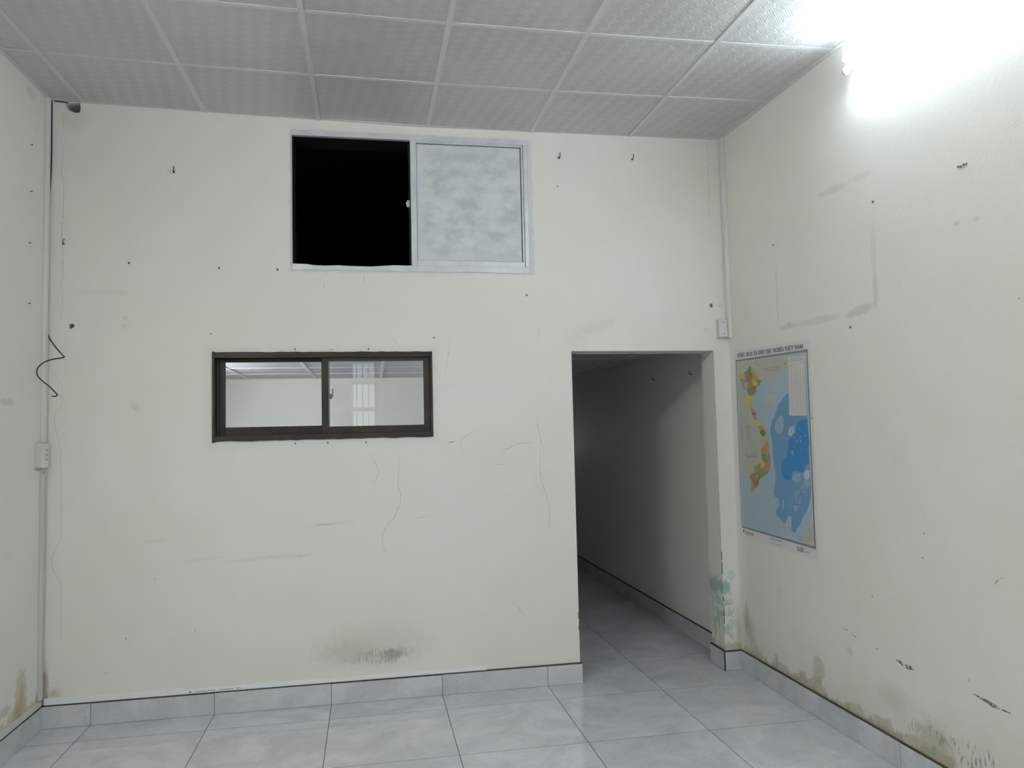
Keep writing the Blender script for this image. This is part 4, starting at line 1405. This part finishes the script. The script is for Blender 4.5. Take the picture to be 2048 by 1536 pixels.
# small print over land and sea
pr = []
r_ = random.Random(5)
for k in range(17):                                # printed list over the western land
    y = 620 + k * 24 + r_.uniform(-3, 3)
    for a_, b_ in ((195, 300), (330, 480)):
        if r_.random() < .85:
            pr.append(conv([(2, [(a_ + k * 1.2, y), (b_ - r_.uniform(0, 50), y), (b_ - 20, y + 7), (a_ + k * 1.2, y + 7)])]))
for c, xa, ya, xb, yb, n, h in ((1, 740, 600, 1250, 535, 14, 28), (1, 840, 655, 1180, 620, 11, 24), (2, 195, 400, 360, 405, 7, 20), (2, 195, 460, 360, 465, 7, 20), (2, 270, 545, 355, 550, 4, 16),
                                (2, 410, 1430, 665, 1440, 9, 20), (4, 760, 535, 830, 555, 4, 18), (4, 1480, 700, 1590, 740, 5, 12), (4, 1500, 785, 1560, 800, 3, 16), (4, 1700, 740, 1815, 785, 6, 18), (4, 1725, 545, 1800, 550, 4, 10),
                                (4, 265, 360, 375, 405, 6, 14), (3, 560, 990, 660, 1020, 5, 16), (3, 580, 1270, 640, 1275, 3, 10), (3, 690, 1320, 740, 1325, 3, 10), (3, 810, 680, 870, 685, 3, 10), (2, 640, 30, 760, 30, 5, 12), (2, 600, 185, 790, 185, 7, 12)):
    for k in range(n):
        t = k / n; wdt = (xb - xa) / n * 0.5
        X, Y = xa + (xb - xa) * t, ya + (yb - ya) * t
        pr.append(conv([(c, [(X, Y), (X + wdt, Y), (X + wdt, Y + h), (X, Y + h)])]))
for c, L_ in ((3, [(300, 60), (320, 100), (370, 210), (362, 216), (318, 130), (292, 66)]), (3, [(1600, 930), (1612, 945), (1480, 1130), (1330, 1290), (1318, 1280), (1470, 1120)]),
              (1, [(600, 440), (650, 490), (720, 545), (715, 552), (640, 500), (592, 446)]), (3, [(505, 40), (512, 40), (518, 200), (510, 200)]), (2, [(1130, 875), (1200, 870), (1200, 880), (1130, 885)]),
              (2, [(1470, 822), (1545, 822), (1545, 830), (1470, 830)]), (1, [(1040, 430), (1090, 425), (1090, 450), (1040, 455)]), (1, [(1310, 460), (1375, 455), (1370, 495), (1310, 495)])):
    pr.append(conv([(c, L_)]))
for k in range(34):                                # rivers and towns as flecks
    X, Y = r_.uniform(140, 1250), r_.uniform(360, 780)
    if X < 620 and Y > 500:
        continue
    pr.append(conv([(1, [(X, Y), (X + r_.uniform(8, 26), Y + r_.uniform(-20, 20)), (X + 10, Y + 10)])]))
for k in range(30):
    X, Y = r_.uniform(380, 640), r_.uniform(850, 1500)
    pr.append(conv([(2, [(X, Y), (X + r_.uniform(6, 18), Y + r_.uniform(4, 22)), (X + 4, Y + 12)])]))
flat('small_print', pr, 0.0036, [GREY], None, 2e-6)

# lettering, drawn as strokes with slab serifs
T1, T2 = 0.17, 0.085                                # thick and thin stroke


def glyph(ch):
    """(strokes, width); a stroke is (x0, y0, x1, y1, thickness)"""
    def arc(cx_, cy_, rx_, ry_, a0, a1, n=8):
        out = []
        for k in range(n):
            t0 = math.radians(a0 + (a1 - a0) * k / n); t1 = math.radians(a0 + (a1 - a0) * (k + 1) / n)
            th = T2 + (T1 - T2) * abs(math.cos((t0 + t1) / 2))
            out.append((cx_ + rx_ * math.cos(t0), cy_ + ry_ * math.sin(t0), cx_ + rx_ * math.cos(t1), cy_ + ry_ * math.sin(t1), th))
        return out

    def ser(x, y, w_=0.30):
        return [(x - w_ / 2, y, x + w_ / 2, y, T2)]
    lo_, hi_ = 0.04, 0.96
    if ch == 'I':
        return [(0.17, 0, 0.17, 1, T1)] + ser(.17, lo_, .34) + ser(.17, hi_, .34), 0.34
    if ch == 'H':
        return [(0.15, 0, 0.15, 1, T1), (0.57, 0, 0.57, 1, T1), (.15, .5, .57, .5, T2)] + ser(.15, lo_) + ser(.15, hi_) + ser(.57, lo_) + ser(.57, hi_), 0.72
    if ch == 'N':
        return [(0.13, 0, 0.13, 1, T2), (0.60, 0, 0.60, 1, T2), (.13, .97, .60, .05, T1)] + ser(.13, lo_, .26) + ser(.10, hi_, .22) + ser(.60, hi_, .28), 0.73
    if ch == 'M':
        return [(0.12, 0, 0.12, 1, T2), (0.74, 0, 0.74, 1, T1), (.12, .97, .43, .08, T1), (.43, .08, .74, .97, T2)] + ser(.12, lo_, .24) + ser(.74, lo_, .28) + ser(.10, hi_, .2) + ser(.76, hi_, .24), 0.88
    if ch == 'A':
        return [(0.08, .02, .34, .98, T2), (.34, .98, .62, .02, T1), (.18, .34, .52, .34, T2)] + ser(.10, lo_, .24) + ser(.60, lo_, .28), 0.70
    if ch == 'V':
        return [(0.10, .98, .36, .02, T1), (.36, .02, .60, .98, T2)] + ser(.11, hi_, .28) + ser(.60, hi_, .24), 0.70
    if ch == 'X':
        return [(0.12, .98, .58, .02, T1), (.58, .98, .12, .02, T2)] + ser(.12, lo_, .24) + ser(.58, lo_, .28) + ser(.12, hi_, .28) + ser(.58, hi_, .24), 0.70
    if ch == 'T':
        return [(0.33, 0, .33, 1, T1), (.04, hi_, .62, hi_, T2), (.06, .96, .06, .76, T2), (.60, .96, .60, .76, T2)] + ser(.33, lo_, .32), 0.66
    if ch == 'E':
        return [(0.15, 0, .15, 1, T1), (.04, hi_, .56, hi_, T2), (.04, lo_, .58, lo_, T2), (.15, .52, .42, .52, T2), (.54, .96, .54, .76, T2), (.56, .04, .56, .26, T2), (.42, .42, .42, .62, T2)], 0.63
    if ch == 'L':
        return [(0.15, 0, .15, 1, T1), (.04, lo_, .56, lo_, T2), (.54, .04, .54, .28, T2)] + ser(.15, hi_), 0.62
    if ch == 'U':
        return [(0.15, .3, .15, 1, T1), (.58, .3, .58, 1, T2)] + arc(.365, .30, .215, .26, 180, 360) + ser(.15, hi_) + ser(.58, hi_, .24), 0.74
    if ch == 'O':
        return arc(.34, .5, .27, .46, 0, 360, 16), 0.68
    if ch == 'C':
        return arc(.36, .5, .28, .46, 50, 310, 12) + [(.56, .62, .56, .95, T2)], 0.66
    if ch == 'G':
        return arc(.36, .5, .28, .46, 50, 320, 12) + [(.56, .64, .56, .95, T2), (.56, .05, .56, .42, T1), (.42, .42, .68, .42, T2)], 0.72
    if ch == 'Y':
        return [(0.10, .98, .33, .45, T1), (.33, .45, .56, .98, T2), (.33, 0, .33, .45, T1)] + ser(.11, hi_, .26) + ser(.56, hi_, .24) + ser(.33, lo_), 0.66
    if ch == '1':
        return [(.25, 0, .25, 1, T1), (.25, .96, .08, .8, T2)] + ser(.25, lo_, .34), 0.46
    if ch == '2':
        return arc(.28, .72, .20, .24, 170, -40, 8) + [(.44, .56, .10, .06, T2), (.06, .06, .50, .06, T1)], 0.56
    if ch == '0':
        return arc(.28, .5, .20, .46, 0, 360, 14), 0.56
    if ch == ':':
        return [(.12, .1, .12, .24, T1), (.12, .6, .12, .74, T1)], 0.26
    return [], 0.34


MARK = {'^': lambda c: [(c - .15, 1.08, c, 1.24, .07), (c, 1.24, c + .15, 1.08, .07)], '.': lambda c: [(c - .06, -.20, c + .06, -.20, .12)],
        '`': lambda c: [(c - .12, 1.28, c + .06, 1.10, .08)], '~': lambda c: [(c - .18, 1.12, c - .06, 1.20, .07), (c - .06, 1.20, c + .06, 1.12, .07), (c + .06, 1.12, c + .18, 1.22, .07)],
        '?': lambda c: [(c - .05, 1.28, c + .08, 1.26, .07), (c + .08, 1.26, c, 1.12, .07)]}
TITLE = [('C', ''), ('O', '^.'), ('N', ''), ('G', ''), (' ', ''), ('H', ''), ('O', '`'), ('A', ''), (' ', ''), ('X', ''), ('A', '~'), (' ', ''), ('H', ''), ('O', '^.'), ('I', ''), (' ', ''),
         ('C', ''), ('H', ''), ('U', '?'), (' ', ''), ('N', ''), ('G', ''), ('H', ''), ('I', '~'), ('A', ''), (' ', ''), ('V', ''), ('I', ''), ('E', '^.'), ('T', ''), (' ', ''), ('N', ''), ('A', ''), ('M', '')]


def lettering(text, Q):
    """Q: corners (top-left, top-right, bottom-right, bottom-left) of cap height box"""
    tot = sum(glyph(c)[1] + 0.07 for c, _ in text)
    polys = []
    x = 0.0
    asp = tot                                        # cap heights across
    for c, mk in text:
        st_, wdt = glyph(c)
        for k in mk:
            st_ = st_ + MARK[k](wdt / 2)
        for xa, ya, xb, yb, th in st_:
            d = Vector((xb - xa, yb - ya))
            if d.length < 1e-6:
                continue
            n_ = Vector((-d.y, d.x)).normalized() * th / 2
            ex = d.normalized() * 0.02
            quad = [(xa - ex.x + n_.x, ya - ex.y + n_.y), (xb + ex.x + n_.x, yb + ex.y + n_.y), (xb + ex.x - n_.x, yb + ex.y - n_.y), (xa - ex.x - n_.x, ya - ex.y - n_.y)]
            polys.append([bil(Q, (x + qx) / asp, 1 - qy) for qx, qy in quad])
        x += wdt + 0.07
    return polys


TQ = [on_right(1475.6, 707.2), on_right(1607.2, 688.2), on_right(1607.2, 696.8), on_right(1475.6, 715.6)]
flat('title_lettering', lettering(TITLE, TQ), 0.0022, [M['ink']], None, 2e-6)
SC = [('T', ''), ('Y', '?'), (' ', ''), ('L', ''), ('E', '^.'), (' ', ''), ('1', ''), (':', ''), (' ', ''), ('2', ''), (' ', ''), ('0', ''), ('0', ''), ('0', ''), (' ', ''), ('0', ''), ('0', ''), ('0', '')]
SQ = conv([(4, [(832, 728), (1132, 818), (1132, 852), (832, 760)])])
flat('scale_lettering', lettering(SC, SQ), 0.0022, [M['ink']], None, 2e-6)
ft = []
for xa, ya, xb, yb, n in ((830, 835, 1140, 925, 2), (900, 810, 1060, 858, 1), (290, 550, 490, 600, 1), (1475, 930, 1700, 985, 2), (1615, 1040, 1760, 1075, 3)):
    for k in range(n):
        o_ = k * 14
        ft.append(conv([(4, [(xa, ya + o_), (xb, yb + o_), (xb, yb + o_ + 6), (xa, ya + o_ + 6)])]))
ft.append(conv([(4, [(290, 590), (490, 640), (490, 712), (290, 660)])]))
ft.append(conv([(4, [(1468, 945), (1615, 985), (1615, 1085), (1468, 1045)])]))
flat('footer_print', ft, 0.0021, [MID])
flat('footer_emblem', [conv([(4, [(242, 558), (270, 566), (270, 614), (242, 606)])])], 0.0021, [M['ink']])
tg = []
for k in range(46):                                # key-pattern ticks in the border
    for A, B, C_, D_ in ((ou[0], ou[1], im[1], im[0]), (ou[3], ou[2], im[2], im[3])):
        Q = [A, B, C_, D_]
        tg.append(rect(Q, k / 46 + .004, k / 46 + .012, .25, .75))
flat('border_pattern', tg, 0.0021, [MID])

for n_ in ('small_print', 'shoals', 'footer_print', 'border_pattern', 'printed_text', 'table_text'):
    bpy.data.objects[n_]['kind'] = 'stuff'
